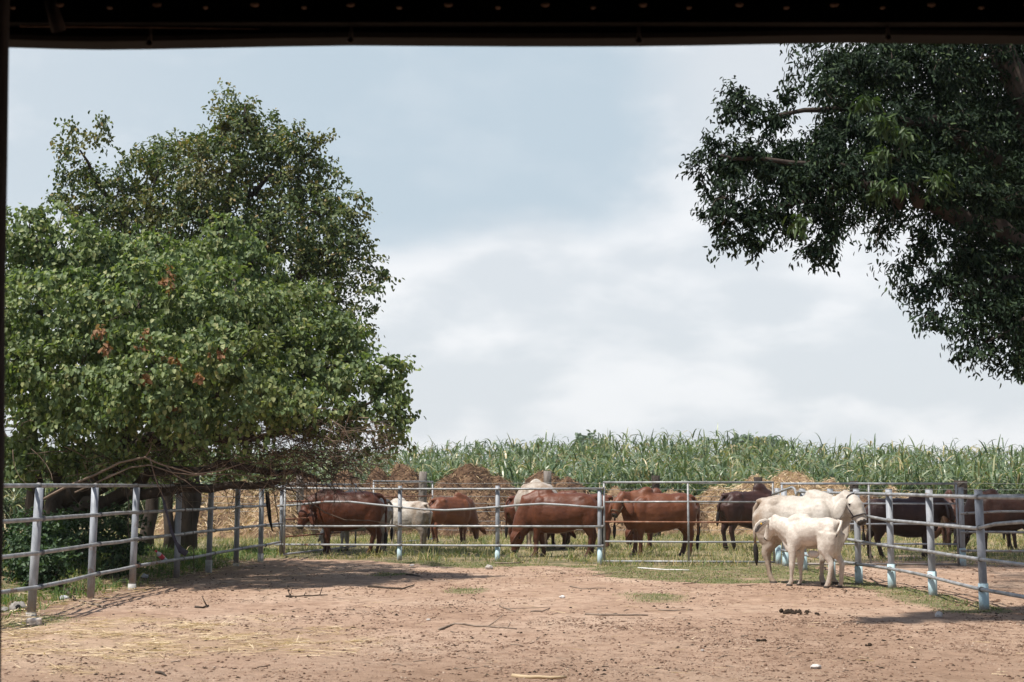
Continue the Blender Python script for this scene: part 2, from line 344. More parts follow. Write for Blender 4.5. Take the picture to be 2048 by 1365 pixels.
# ------------------------------------------------------------------ ground
FL = [gnd(*p) for p in ((62, 1232), (181, 1198), (275, 1177), (353, 1159), (417, 1145), (472, 1133), (521, 1124), (562, 1112))]
FL[2].x -= .08; FL[0].x += .0
FR = [gnd(*p) for p in ((1969, 1220), (1866, 1192), (1784, 1176), (1718, 1166), (1664, 1154), (1608, 1142))]
FB = [gnd(*p) for p in ((562, 1112), (799, 1119), (995, 1123), (1200, 1128))]
def leftx(y):
    ys = [p.y for p in FL]; xs = [p.x for p in FL]; return np.interp(y, [0]+ys, [-5.9]+xs)
def rightx(y):
    ys = [p.y for p in FR]; xs = [p.x for p in FR]; return np.interp(y, [0]+ys+[27.4], [6.0]+xs+[5.1])
def sm(a, b, x): t = min(1, max(0, (x-a)/(b-a))); return t*t*(3-2*t)
def smv(a, b, x): t = np.clip((x-a)/(b-a), 0, 1); return t*t*(3-2*t)
def height(x, y):
    h = 0.
    if y < 50:
        lx = float(leftx(y)); h += .30*sm(.25, 2.4, lx-x)*sm(8, 14, y)*(1-sm(27, 31, y))
    if y > 50: h += (1.9+.6*math.exp(-((x-9)/9)**2))*sm(52, 88, y)*(1-.5*sm(110, 260, y))
    if 4 < y < 60 and abs(x) < 30:
        h += .035*noise.noise((x*.35, y*.35, 0))+.022*noise.noise((x*1.4, y*1.4, 3))+.015*noise.noise((x*4.2, y*4.2, 7))
    return h
def gz(x, y): return height(x, y)
def fnoise(x, y, s, o=0): return noise.noise((x*s, y*s, o))
def grass_mask(x, y):
    g = 0.
    n = fnoise(x, y, .55, 5)+.5*fnoise(x, y, 1.7, 2)
    lx, rx = float(leftx(y)), float(rightx(y))
    fy = float(np.interp(x, [-5, 1.8, 5.2], [30.3, 27.2, 27.0]))
    if y > fy-.3 and y < 60: g = max(g, sm(-.55, .25, n+.55*sm(fy-.3, fy+1, y)-(.5 if x > 6 else 0)))
    # strip in front of the back fence
    edge = float(np.interp(x, [-3.2, -1.5, 1, 3, 4.6, 6], [0, 1.6, 2.6, 5.2, 4.6, 2.2]))
    if fy-edge < y <= fy+.2 and x < rx+.4: g = max(g, sm(-.35, .5, n+.25+.5*sm(fy-edge, fy, y)))
    # strip at the foot of the right fence
    d = rx-x
    if -.25 < d < 1.0 and 16.6 < y < 26: g = max(g, sm(1.05, .15, d+.35*n)*sm(16.6, 17.6, y))
    if x < lx-.1 and y > 9: g = max(g, sm(.1, 1.3, lx-x+.4*n)*.9)
    for (qx, qy, r) in ((gnd(930, 1183).x, gnd(930, 1183).y, .5), (gnd(1320, 1192).x, gnd(1320, 1192).y, .65), (gnd(1560, 1150).x, gnd(1560, 1150).y, .9), (-5.3, 16.2, .7), (-2.0, 24.5, .5)):
        dd = math.hypot((x-qx), (y-qy)*.6)/r
        if dd < 1.3: g = max(g, sm(1.2, .2, dd+.5*n)*.9)
    return g
def straw_mask(x, y):
    n = fnoise(x, y, .9, 9)
    return sm(0, .6, 1-math.hypot((x+4.2)/3.4, (y-14.2)/3.0)+.35*n)
def make_ground():
    def axis(segs):
        out = []
        for a, b, st in segs: out += list(np.arange(a, b, st))
        return out+[segs[-1][1]]
    xs = axis([(-300, -100, 50), (-100, -30, 10), (-30, -9, 1.), (-9, 11, .14), (11, 32, 1.), (32, 100, 8), (100, 300, 50)])
    ys = axis([(-30, 6, 4), (6, 9.5, .5), (9.5, 31, .14), (31, 52, .5), (52, 120, 2.5), (120, 300, 15), (300, 600, 100)])
    nx, ny = len(xs), len(ys); V = np.zeros((ny, nx, 3)); col = np.zeros((ny, nx, 4)); col[..., 3] = 1
    for j, y in enumerate(ys):
        for i, x in enumerate(xs):
            V[j, i] = (x, y, height(x, y))
            if 8 < y < 62 and abs(x) < 32:
                col[j, i, 0] = grass_mask(x, y); col[j, i, 2] = straw_mask(x, y)
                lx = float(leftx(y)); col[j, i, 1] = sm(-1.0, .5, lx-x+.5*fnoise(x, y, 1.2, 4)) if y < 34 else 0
            elif y >= 62: col[j, i, 0] = 1
    idx = np.arange(nx*ny).reshape(ny, nx)
    Fq = np.stack([idx[:-1, :-1], idx[:-1, 1:], idx[1:, 1:], idx[1:, :-1]], -1).reshape(-1, 4)
    t = NT('dry_ground'); tc = t.tc.outputs['Object']
    a = t.N.new('ShaderNodeAttribute'); a.attribute_name = 'zone'; sp = t.N.new('ShaderNodeSeparateColor'); t.L.new(a.outputs['Color'], sp.inputs[0])
    n1 = t.noise(.5, 6, .6, .3); n2 = t.noise(5, 7, .7, .4); n3 = t.noise(38, 6, .75)
    c = t.ramp(n1, [(.3, (.37, .245, .172)), (.5, (.46, .318, .232)), (.7, (.55, .405, .305))])
    c = t.mix(.65, c, t.ramp(n2, [(.36, (.50, .44, .40)), (.5, (.92, .90, .88)), (.66, (1.15, 1.15, 1.15))]), 'MULTIPLY')
    c = t.mix(.5, c, t.ramp(n3, [(.32, (.45, .40, .37)), (.47, (.95, .95, .95)), (.7, (1.2, 1.2, 1.2))]), 'MULTIPLY')
    dk = t.rng(t.noise(11, 5, .8, .2), .60, .68, 0, .6); c = t.mix(dk, c, (.15, .085, .058))
    so = t.N.new('ShaderNodeSeparateXYZ'); t.L.new(tc, so.inputs[0])
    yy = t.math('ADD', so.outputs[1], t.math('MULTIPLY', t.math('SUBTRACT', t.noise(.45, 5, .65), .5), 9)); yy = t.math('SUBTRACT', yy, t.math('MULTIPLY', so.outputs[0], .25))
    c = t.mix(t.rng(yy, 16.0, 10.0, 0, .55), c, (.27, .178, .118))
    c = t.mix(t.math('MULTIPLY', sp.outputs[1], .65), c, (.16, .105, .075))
    c = t.mix(t.math('MULTIPLY', sp.outputs[2], .25), c, (.55, .41, .27))
    gc = t.ramp(t.noise(1.6, 5, .7), [(.35, (.10, .115, .05)), (.52, (.21, .185, .10)), (.66, (.37, .275, .175))])
    gf = t.rng(t.math('ADD', sp.outputs[0], t.math('MULTIPLY', t.math('SUBTRACT', t.noise(7, 6, .7), .5), .9)), .35, .75, 0, .85)
    c = t.mix(gf, c, gc); t.col(c)
    vo = t.N.new('ShaderNodeTexVoronoi'); vo.inputs['Scale'].default_value = 4.2; t.L.new(tc, vo.inputs['Vector']); hf = t.math('MULTIPLY', t.rng(vo.outputs['Distance'], .12, .34), t.rng(n1, .35, .62, .3, 1.4))
    n2 = t.math('ADD', n2, t.math('MULTIPLY', hf, .9))
    h = t.math('ADD', t.math('MULTIPLY', n2, .5), t.math('ADD', t.math('MULTIPLY', n3, .35), t.math('MULTIPLY', t.noise(120, 4, .7), .12)))
    t.bump(h, 1.0, .06); t.fin(.95, .12)
    o = fast_mesh('ground', V, Fq, t.m, None, True); tag(o, kind='structure')
    at_ = o.data.color_attributes.new('zone', 'FLOAT_COLOR', 'POINT'); at_.data.foreach_set('color', col.astype(np.float32).ravel())
make_ground()

# ------------------------------------------------------------------ shed the picture is taken from
def make_shed():
    e0 = at(1024, 87, 4.6); zE = e0.z
    root = empty('open_shed', (0, 4.6, 0), 'dark open fronted shed whose eave and post frame the view', 'shed')
    slope = .16
    # corrugated sheets rising behind the eave, then the other pitch, unseen walls on three sides added to keep it dark
    mb = MB(); n = 200; x0, x1 = -9.5, 9.5; prof = []
    for i in range(n*4+1):
        x = x0+(x1-x0)*i/(n*4); prof.append((x, .018*math.cos(2*math.pi*x/.152)))
    rows = [(4.66, zE+.175), (0, zE+.175+4.66*slope), (-4, zE+.175+8.66*slope), (-11, zE+.2+8.66*slope-7*slope)]
    vs = [(x, y, z+dz) for (y, z) in rows for (x, dz) in prof]; m = len(prof)
    fs = [(j*m+i, j*m+i+1, (j+1)*m+i+1, (j+1)*m+i) for j in range(len(rows)-1) for i in range(m-1)]
    vs += [(x, y, z+.004) for (x, y, z) in vs]; k = m*len(rows); fs += [tuple(q+k for q in reversed(f)) for f in fs]
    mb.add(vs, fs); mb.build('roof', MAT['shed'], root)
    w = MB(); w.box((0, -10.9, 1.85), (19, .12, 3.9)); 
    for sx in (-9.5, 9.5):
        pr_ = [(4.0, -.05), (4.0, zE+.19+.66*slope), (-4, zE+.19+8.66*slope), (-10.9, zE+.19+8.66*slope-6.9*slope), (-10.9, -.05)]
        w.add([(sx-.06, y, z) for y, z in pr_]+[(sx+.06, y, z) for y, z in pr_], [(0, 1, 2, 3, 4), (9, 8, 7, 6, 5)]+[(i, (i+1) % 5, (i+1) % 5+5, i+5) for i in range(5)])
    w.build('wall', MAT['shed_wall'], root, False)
    # gutter hung under the eave, its lower lip sagging between the brackets
    lip = [(-400, 92), (18, 90), (120, 93), (200, 94.5), (297, 93.5), (420, 91), (560, 88), (700, 86), (860, 87), (1024, 88), (1150, 88), (1278, 87.5), (1400, 86), (1500, 84), (1600, 82), (1700, 80.5), (1778, 81), (2048, 83), (2500, 84)]
    sec = [(.045, .125), (.045, .01), (.03, 0), (-.06, 0), (-.075, .012), (-.075, .1), (-.07, .1), (-.068, .014), (.035, .012), (.038, .125)]
    vs = []
    for px, py in lip:
        p = at(px, py, 4.6)
        for dy, dz in sec: vs.append((p.x, p.y+dy, p.z+dz))
    q = len(sec); fs = [(i*q+k, i*q+(k+1) % q, (i+1)*q+(k+1) % q, (i+1)*q+k) for i in range(len(lip)-1) for k in range(q)]
    MB().add(vs, fs).build('gutter', MAT['shed'], root, False)
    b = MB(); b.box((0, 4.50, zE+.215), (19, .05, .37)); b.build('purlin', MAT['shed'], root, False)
    for px, py in ((297, 93), (700, 86), (1278, 87), (1778, 81)):
        p = at(px, py, 4.5); mb = MB()
        mb.tube([(p.x, 4.515, p.z+.012), (p.x+.002, 4.515, p.z+.06), (p.x+.008, 4.50, p.z+.14)], [.007, .005, .004], 6)
        mb.ell((p.x, 4.51, p.z+.012), (.012, .009, .010), None, 8, 6)
        mb.build('bracket', MAT['bracket'], root)
    # rusty rib ends of the sheets above the gutter, lit glow put into the colour
    for i in range(-9, 14):
        px = 1187+i*193.5-97; big = True
        for off in (0, 97):
            p = at(px+off, 14 if off else 8, 4.38)
            s = 1 if off == 0 else .65
            MB().ell((p.x+random.uniform(-.004, .004), p.y, p.z-.002), (.014*s, .012, .007*s), None, 8, 6, 0, .3).build('rib_end', MAT['shed_rust'], root)
    # thin brown tube painted as the lit streak between gutter and roof, far left
    fl = MB(); a = at(40, 52, 4.48); c = at(520, 58, 4.48); fl.tube([a, at(250, 54, 4.48), c], [.004, .0035, .001], 6); fl.build('flashing', MAT['shed_rust'], root)
    pr = MB(); a = at(100, 0, 4.4); c = at(118, 62, 4.45); pr.tube([a, c], [.02, .024], 8); pr.build('prop', MAT['post_dark'], root)
    # leaning post at the left edge
    t1 = at(-20, 40, 4.0); b1 = at(-36, 1365, 4.0); d = (b1-t1)/ (t1.z-b1.z); base = b1+d*(b1.z+.05)
    ps = MB(); n = 7; pts = [t1+(Vector((0, 0, .15)))] + [t1.lerp(base, i/n) for i in range(n+1)]
    ps.tube([p+Vector((random.uniform(-.003, .003), 0, 0)) for p in pts], .053, 10); ps.build('post', MAT['post_dark'], root)
make_shed()

# ------------------------------------------------------------------ pipe fences and gates
def pipe_fence(name, label, P, post_top, rails, prad=.05, rrad=.023, sleeves=None, ring_side=1, cat='fence', rail_mats=None, lean=None, cap=True, clampw=.03, sleeve_mat='pvc', grp=None):
    """P: post foot points; rails: list of lists of world points (each one rail)"""
    root = empty(name, P[0].copy(), label, cat, grp); posts = []
    for i, p in enumerate(P):
        z0 = gz(p.x, p.y)-.1; top = post_top[i] if isinstance(post_top, list) else post_top
        ln = (lean[i] if lean else 0)
        pb = MB(); pb.tube([(p.x, p.y, z0), (p.x+ln*.5, p.y, top*.5), (p.x+ln, p.y, top)], prad, 14)
        if cap: pb.tube([(p.x+ln, p.y, top-.001), (p.x+ln, p.y, top+.008)], prad*1.02, 14)
        po = pb.build('post', MAT['galv_post'], root); posts.append((po, p, ln, top))
        sv = sleeves[i] if sleeves else 0
        if sv:
            s = MB(); s.tube([(p.x, p.y, z0), (p.x+ln*sv/top, p.y, sv)], prad*1.22, 16)
            if ring_side == -2: s.box((p.x-prad*1.1, p.y-prad*.7, sv-.06), (.03, .03, .05))
            s.build('sleeve', MAT[sleeve_mat], po)
    for ri, r in enumerate(rails):
        mt = rail_mats[ri] if rail_mats else ('galv' if ri % 2 == 0 else 'galv_r')
        rb = MB(); rb.tube(r, rrad, 10); ro = rb.build('rail', MAT[mt], root)
        for (po, p, ln, top) in posts:     # clamp ring where the rail meets the post
            for a, b in zip(r[:-1], r[1:]):
                den = (b-a).length_squared
                k = ((p-a).xy.dot((b-a).xy))/max((b-a).xy.length_squared, 1e-6)
                if -.02 <= k <= 1.0:
                    q = a.lerp(b, k); d = (b-a).normalized()
                    if (q.xy-p.xy).length > .25: continue
                    off = d*(prad+.035)*(1 if ring_side > 0 else -1) * (1 if (b-a).y >= -9 else 1)
                    MB().tube([q+off-d*clampw*.5, q+off+d*clampw*.5], rrad*1.42, 12).build('clamp', MAT['ring'], ro); break
    return root
def offs(P, z, side=-.062, ext=()):
    """rail points along the posts, set on their camera side"""
    out = []
    for i, p in enumerate(P):
        t = (P[min(i+1, len(P)-1)]-P[max(i-1, 0)]).normalized(); nrm_ = Vector((t.y, -t.x, 0))
        zz = z[i] if isinstance(z, (list, tuple)) else z
        out.append(Vector((p.x, p.y, 0))+nrm_*side+Vector((0, 0, zz)))
    return out
def wob(pts, amp):   # slightly bent old pipes
    out = []
    for a, b in zip(pts[:-1], pts[1:]):
        out.append(a); out.append(a.lerp(b, .5)+Vector((0, random.uniform(-amp, amp), random.uniform(-amp, amp))))
    return out+[pts[-1]]
# left fence (first post stands just out of view)
PL = [Vector((-5.95, 13.9, 0))]+FL[:-1]
lr = []
for z, am in ((1.505, .004), (1.115, .012), (.725, .012), (.33, .012)):
    side = .0 if z > 1.4 else .068
    r = wob(offs(PL, z, side), am)
    if z > 1.4: r += [r[-1]+Vector((-.0, 1.9, .0))]
    elif z > .8: r += [r[-1]+Vector((.0, .25, .02))]
    else: r += [r[-1]+Vector((-.02, 2.2, -.02)), ] 
    lr.append(r)
pipe_fence('pipe_fence', 'long grey pipe fence at the left running back beneath the broad leafy tree', PL, 1.48, lr, .05, .025,
           sleeves=[.1, .04, 0, .07, 0, .22, .06, .17], ring_side=1, cap=False, lean=[.05, .05, .02, .03, .01, .02, .01, 0], sleeve_mat='cement', rail_mats=['galv', 'galv', 'galv', 'galv_r'])
# back fence, bent second rail
PB = FB
def zat(px, py, D): return at(px, py, D).z
def rp(px, py, D): return at(px, py, D)
Db = [p.y for p in PB]
def DB(px): return float(np.interp(px, [562, 799, 995, 1200], Db))-.07
br = [[rp(540, 968, DB(562)), rp(562, 976, DB(562)), rp(799, 978, DB(799)), rp(995, 978, DB(995)), rp(1205, 977, DB(1200))],
      [rp(555, 1012, DB(562)), rp(610, 1008, DB(610)), rp(650, 1003.5, DB(650)), rp(700, 1003.5, DB(700)), rp(750, 1009, DB(750)), rp(799, 1014, DB(799)), rp(850, 1019, DB(850)), rp(890, 1020.5, DB(890)), rp(940, 1018, DB(940)), rp(995, 1014, DB(995)), rp(1040, 1010, DB(1040)), rp(1085, 1007.5, DB(1085)), rp(1130, 1010, DB(1130)), rp(1203, 1015.5, DB(1200))],
      [rp(520, 1052, DB(562)), rp(680, 1052.5, DB(680)), rp(799, 1052, DB(799)), rp(995, 1052.5, DB(995)), rp(1206, 1053, DB(1200))],
      [rp(550, 1089, DB(562)), rp(680, 1089.5, DB(680)), rp(799, 1090, DB(799)), rp(900, 1091, DB(900)), rp(995, 1091, DB(995)), rp(1202, 1092, DB(1200))]]
pipe_fence('pipe_fence', 'grey pipe fence across the back of the yard, ending at the left closed gate', PB, [1.52, 1.50, 1.50, 1.46], br, .042, .021,
           sleeves=[0, .30, .29, .33], clampw=.05)
# right fence, rails clamped on the near side, blue sleeves
near = Vector((6.02, 15.0, 0)); PR = [near]+FR+[Vector((5.14, 27.0, 0))]
def rr(z, side=-.068): return offs(PR, z, side)
r1 = wob(rr([1.37, 1.365, 1.37, 1.38, 1.385, 1.39, 1.40, 1.42])[:-1], .004)
r1 += [at(1593, 990, 26.0), at(1589, 978, 26.1), at(1584, 974.5, 26.2), at(1566, 981, 26.6), at(1545, 989, 27.0)]
a = rr([1.0, .985, .985, 1.0, 1.04, 1.06, 1.06, 1.06])
pk = a[0].lerp(a[1], .52); pk.z = 1.095; pk2 = a[0].lerp(a[1], .8); pk2.z = 1.05; pk3 = a[0].lerp(a[1], .35); pk3.z = 1.06
r2 = [a[0], pk3, pk, pk2, a[1], a[1].lerp(a[2], .5), a[2], a[3], a[3].lerp(a[4], .6)+Vector((0, 0, .02)), a[4], a[5], a[6]]
r3 = wob(rr([.62, .615, .61, .62, .66, .68, .68, .68]), .008)
r4 = wob(rr([.25, .255, .27, .29, .30, .30, .30, .30]), .008)
pipe_fence('pipe_fence', 'grey pipe fence with blue post sleeves at the right, beside the white cow', PR, 1.45, [r1, r2, r3, r4], .050, .0235,
           sleeves=[.3, .32, .335, .35, .26, .33, .33, .3], ring_side=-2, rail_mats=['galv', 'galv', 'galv', 'galv'], lean=[-.02, -.03, -.015, -.01, -.01, 0, 0, 0])
# fence closing the right pen behind, its hinge post at x 1925
P2 = [gnd(1926, 1132), gnd(2170, 1136)]
D2 = P2[0].y-.07
r = [[rp(1921, y0, D2), rp(2000, y0+dy, D2-.1), rp(2060, y1, D2-.2), rp(2180, y1, D2-.3)] for y0, dy, y1 in ((991, 0, 991), (1027, -4, 1023), (1064, 0, 1065), (1101, 1, 1102))]
pipe_fence('pipe_fence', 'grey pipe fence in the shade behind the right fence, in front of the brown cattle', P2, [1.47, 1.47], r, .05, .022, sleeves=[.33, .33])

def gate(label, A, B, z0, z1, nr, verticals, mats=None, rr_=.021, grp='closed pipe gates of the cattle pens', drop=0.):
    A, B = Vector(A), Vector(B); root = empty('pipe_gate', (A.x, A.y, 0), label, 'gate', grp)
    up = Vector((0, 0, 1)); fr = MB()
    a0, b0, a1, b1 = A+up*z0, B+up*(z0-drop), A+up*z1, B+up*(z1-drop)
    for p, q in ((a0, b0), (a1, b1)):
        d = (q-p).normalized(); fr.tube([p-d*rr_, q+d*rr_], rr_, 10)
    for p, q in ((a0, a1), (b0, b1)): fr.tube([p+up*rr_*.8, q-up*rr_*.8], rr_*.95, 10)
    fr.build('frame', MAT[(mats or ['galv'])[0]], root)
    for i in range(1, nr-1):
        k = i/(nr-1); p = a0.lerp(a1, k); q = b0.lerp(b1, k); m = (mats[i] if mats and i < len(mats) else 'galv_r')
        mid = p.lerp(q, .5)+Vector((0, 0, random.uniform(-.008, .008)))
        MB().tube([p, mid, q], rr_*.82, 10).build('rail', MAT[m], root)
    for v in verticals:
        nrm_ = (B-A).cross(up).normalized()*.0
        MB().tube([a0.lerp(b0, v)+up*rr_, a1.lerp(b1, v)-up*rr_], rr_*1.0, 10).build('upright', MAT['galv'], root)
    return root
def gx(px, D): a, e = ray(px, 1000); return Vector((a*D, D, 0))
gate('closed grey pipe gate left of the white cow, light brown cow standing behind it', gx(1208, 27.75), gx(1546, 27.45), .055, 1.57, 5, [.5], ['galv', 'galv_r', 'rust', 'galv'])
gate('closed grey pipe gate behind the right fence and the white cow\'s head', gx(1564, 27.3), gx(1913, 27.1), .03, 1.545, 5, [.5], ['galv_post', 'galv_post', 'galv_post', 'galv_post'])
gate('rusty pipe gate swung open behind the left red brown cow, near the tree', gx(570, 29.6), gx(712, 33.6), .10, 1.53, 5, [.6], ['galv', 'rust', 'rust', 'rust', 'rust'], grp='open pipe gates in the rear pen')
gate('open grey pipe gate behind the small white cow, near the first wooden post', gx(747, 35.6), gx(865, 39.4), .05, 1.62, 5, [], ['galv', 'galv_r', 'rust', 'rust'], grp='open pipe gates in the rear pen')
# latch post behind the white cow belongs with the gates
lp = empty('gate_post', gnd(1557, 1128), 'grey gate post with pale blue foot between the two closed gates', 'post')
p = gnd(1557, 1128); MB().tube([(p.x, p.y, -.1), (p.x, p.y, 1.46)], .048, 14).build('pipe', MAT['galv_post'], lp)
MB().tube([(p.x, p.y, -.1), (p.x, p.y, .36)], .058, 14).build('sleeve', MAT['pvc'], lp)

# wire fence on wooden posts behind the pens
def wire_fence():
    Dw = 42.; root = empty('wire_fence', (gx(846, Dw)), 'wire fence on weathered wooden posts between the cattle and the heaps', 'fence')
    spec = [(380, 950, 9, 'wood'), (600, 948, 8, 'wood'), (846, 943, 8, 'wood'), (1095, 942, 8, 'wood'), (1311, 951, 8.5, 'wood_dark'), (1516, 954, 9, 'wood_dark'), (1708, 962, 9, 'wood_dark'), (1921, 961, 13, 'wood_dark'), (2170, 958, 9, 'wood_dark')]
    tops = []
    for px, py, w, m in spec:
        p = at(px, py, Dw); g = gz(p.x, Dw)-.2; rad = w/F*Dw
        mb = MB(); tl = random.uniform(-.04, .04); n = 7
        pts = [Vector((p.x+tl*(1-i/n), Dw, g+(p.z-g)*i/n)) for i in range(n+1)]
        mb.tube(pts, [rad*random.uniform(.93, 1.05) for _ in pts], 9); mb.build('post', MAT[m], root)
        tops.append(Vector((p.x, Dw-rad-.01, 0)))
    for i, z in enumerate((.25, .5, .78, 1.02, 1.22, 1.42, 1.6)):
        pts = []
        for a, b in zip(tops[:-1], tops[1:]):
            for k in range(4): q = a.lerp(b, k/4); q.z = z-.03*math.sin(math.pi*k/4)+random.uniform(-.01, .01); pts.append(q)
        pts.append(tops[-1]+Vector((0, 0, z))); MB().tube(pts, .0065, 5).build('wire', MAT['wire'], root)
wire_fence()

# ------------------------------------------------------------------ heaps
def heap(name, label, cat, lobes, mat, bits, seed, nb=5000, bl=.22):
    """lobes: (px, top_py, half_px, D, depth_m): summed rough hills, solid down into the ground"""
    cs = []
    for px, py, hw, D, dp in lobes:
        p = at(px, py, D); cs.append((p.x, D, p.z, hw/F*D, dp))
    x0 = min(c[0]-c[3]*1.25 for c in cs); x1 = max(c[0]+c[3]*1.25 for c in cs)
    y0 = min(c[1]-c[4]*1.25 for c in cs); y1 = max(c[1]+c[4]*1.25 for c in cs)
    nx = int((x1-x0)/.09)+2; ny = int((y1-y0)/.12)+2
    X, Y = np.meshgrid(np.linspace(x0, x1, nx), np.linspace(y0, y1, ny)); Z = np.full(X.shape, -.4)
    for j in range(ny):
        for i in range(nx):
            x, y = X[j, i], Y[j, i]; g = gz(x, y); h = 0
            wx = .35*fnoise(x, y, .9, seed)
            for cx, cy, cz, rx, ry in cs:
                d = math.hypot((x-cx+wx)/rx, (y-cy)/ry); h = max(h, (cz-gz(cx, cy))*max(0, 1-d**1.55)*(1 if d < 1 else 0)) if d < 1 else h
            r = min(1, h*3)*(.17*fnoise(x, y, 1.1, seed+1)+.16*abs(fnoise(x, y, 2.9, seed+2))+.09*fnoise(x, y, 6.5, seed+3))
            Z[j, i] = g+h+r-.06 if h > 0 else g-.25
    V = np.stack([X, Y, Z], -1); idx = np.arange(nx*ny).reshape(ny, nx)
    Fq = np.stack([idx[:-1, :-1], idx[:-1, 1:], idx[1:, 1:], idx[1:, :-1]], -1).reshape(-1, 4)
    ctr = at(lobes[0][0], lobes[0][1], lobes[0][3]); root = empty(name, (ctr.x, ctr.y, gz(ctr.x, ctr.y)), label, cat, 'heaps along the cane field')
    fast_mesh('mound', V, Fq, MAT[mat], root, True)
    rs = np.random.RandomState(seed); jj = rs.randint(1, ny-1, nb*5); ii = rs.randint(1, nx-1, nb*5)
    ok = Z[jj, ii]-(-.1) > .25; jj, ii = jj[ok][:int(nb*1.6)], ii[ok][:int(nb*1.6)]
    P = V[jj, ii]+rs.normal(0, .05, (len(jj), 3)); A = rs.normal(0, 1, (len(jj), 3)); A[:, 2] = A[:, 2]*.5-.2; B = nrm(np.cross(A, rs.normal(0, 1, A.shape)))
    o = blades('loose_strands', P, A, B, rs.uniform(.4, 1.3, len(jj))*bl, rs.uniform(.012, .032, len(jj)), .5, MAT[bits], root, 2); tag(o, kind='stuff')
heap('manure_heap', 'tallest dark brown manure heap, behind the back fence left of centre', 'manure heap', [(940, 926, 115, 47, 3.2), (900, 945, 80, 46, 2.5), (1000, 950, 70, 47, 2.5), (950, 975, 150, 45, 2.6)], 'manure', 'manure_bits', 21, 6000, .2)
heap('manure_heap', 'dark manure heap rising behind the white rump in the centre', 'manure heap', [(1085, 938, 75, 48.5, 2.6), (1140, 955, 80, 47, 2.4), (1100, 980, 120, 46, 2.4)], 'manure', 'manure_bits', 22, 4000, .2)
heap('manure_heap', 'brown manure heap left of the first wooden post, beside the tree', 'manure heap', [(812, 924, 55, 48, 2.4), (760, 936, 70, 48, 2.6), (800, 965, 110, 46, 2.5)], 'manure', 'manure_bits', 23, 4000, .2)
heap('manure_heap', 'low brown heap seen through the dead twigs under the leafy tree', 'manure heap', [(690, 940, 90, 47, 2.8), (610, 948, 90, 48, 2.8), (650, 975, 130, 45, 2.4)], 'manure', 'manure_bits', 24, 4000, .2)
heap('straw_heap', 'yellowish old straw heap behind the tree trunks at the left', 'straw heap', [(480, 965, 120, 44, 3.2), (400, 985, 90, 43, 2.6), (560, 975, 80, 43, 2.6)], 'straw_heap', 'straw', 25, 5000, .3)
heap('straw_heap', 'largest straw heap, behind the white cow and the dark cow', 'straw heap', [(1580, 944, 100, 47, 3.2), (1510, 950, 90, 47, 3.0), (1655, 962, 100, 47, 2.8), (1440, 972, 90, 46, 2.6), (1560, 985, 220, 45, 2.6)], 'straw_heap', 'straw', 26, 8000, .32)
heap('straw_heap', 'small rounded straw heap behind the closed gate at the right', 'straw heap', [(1788, 972, 32, 45, 1.1), (1815, 985, 40, 45, 1.1)], 'straw_heap', 'straw', 27, 1200, .2)
heap('straw_heap', 'low flat straw heap behind the light brown cow at the gate', 'straw heap', [(1240, 978, 90, 45, 2.2), (1350, 985, 90, 45, 2.2), (1420, 975, 60, 46, 2.2)], 'straw_heap', 'manure_bits', 28, 2500, .25)
heap('manure_heap', 'low brown manure heap behind the gate and the white cow\'s head', 'manure heap', [(1740, 985, 110, 46, 2.0), (1860, 992, 90, 46, 1.8)], 'manure', 'manure_bits', 29, 2000, .2)

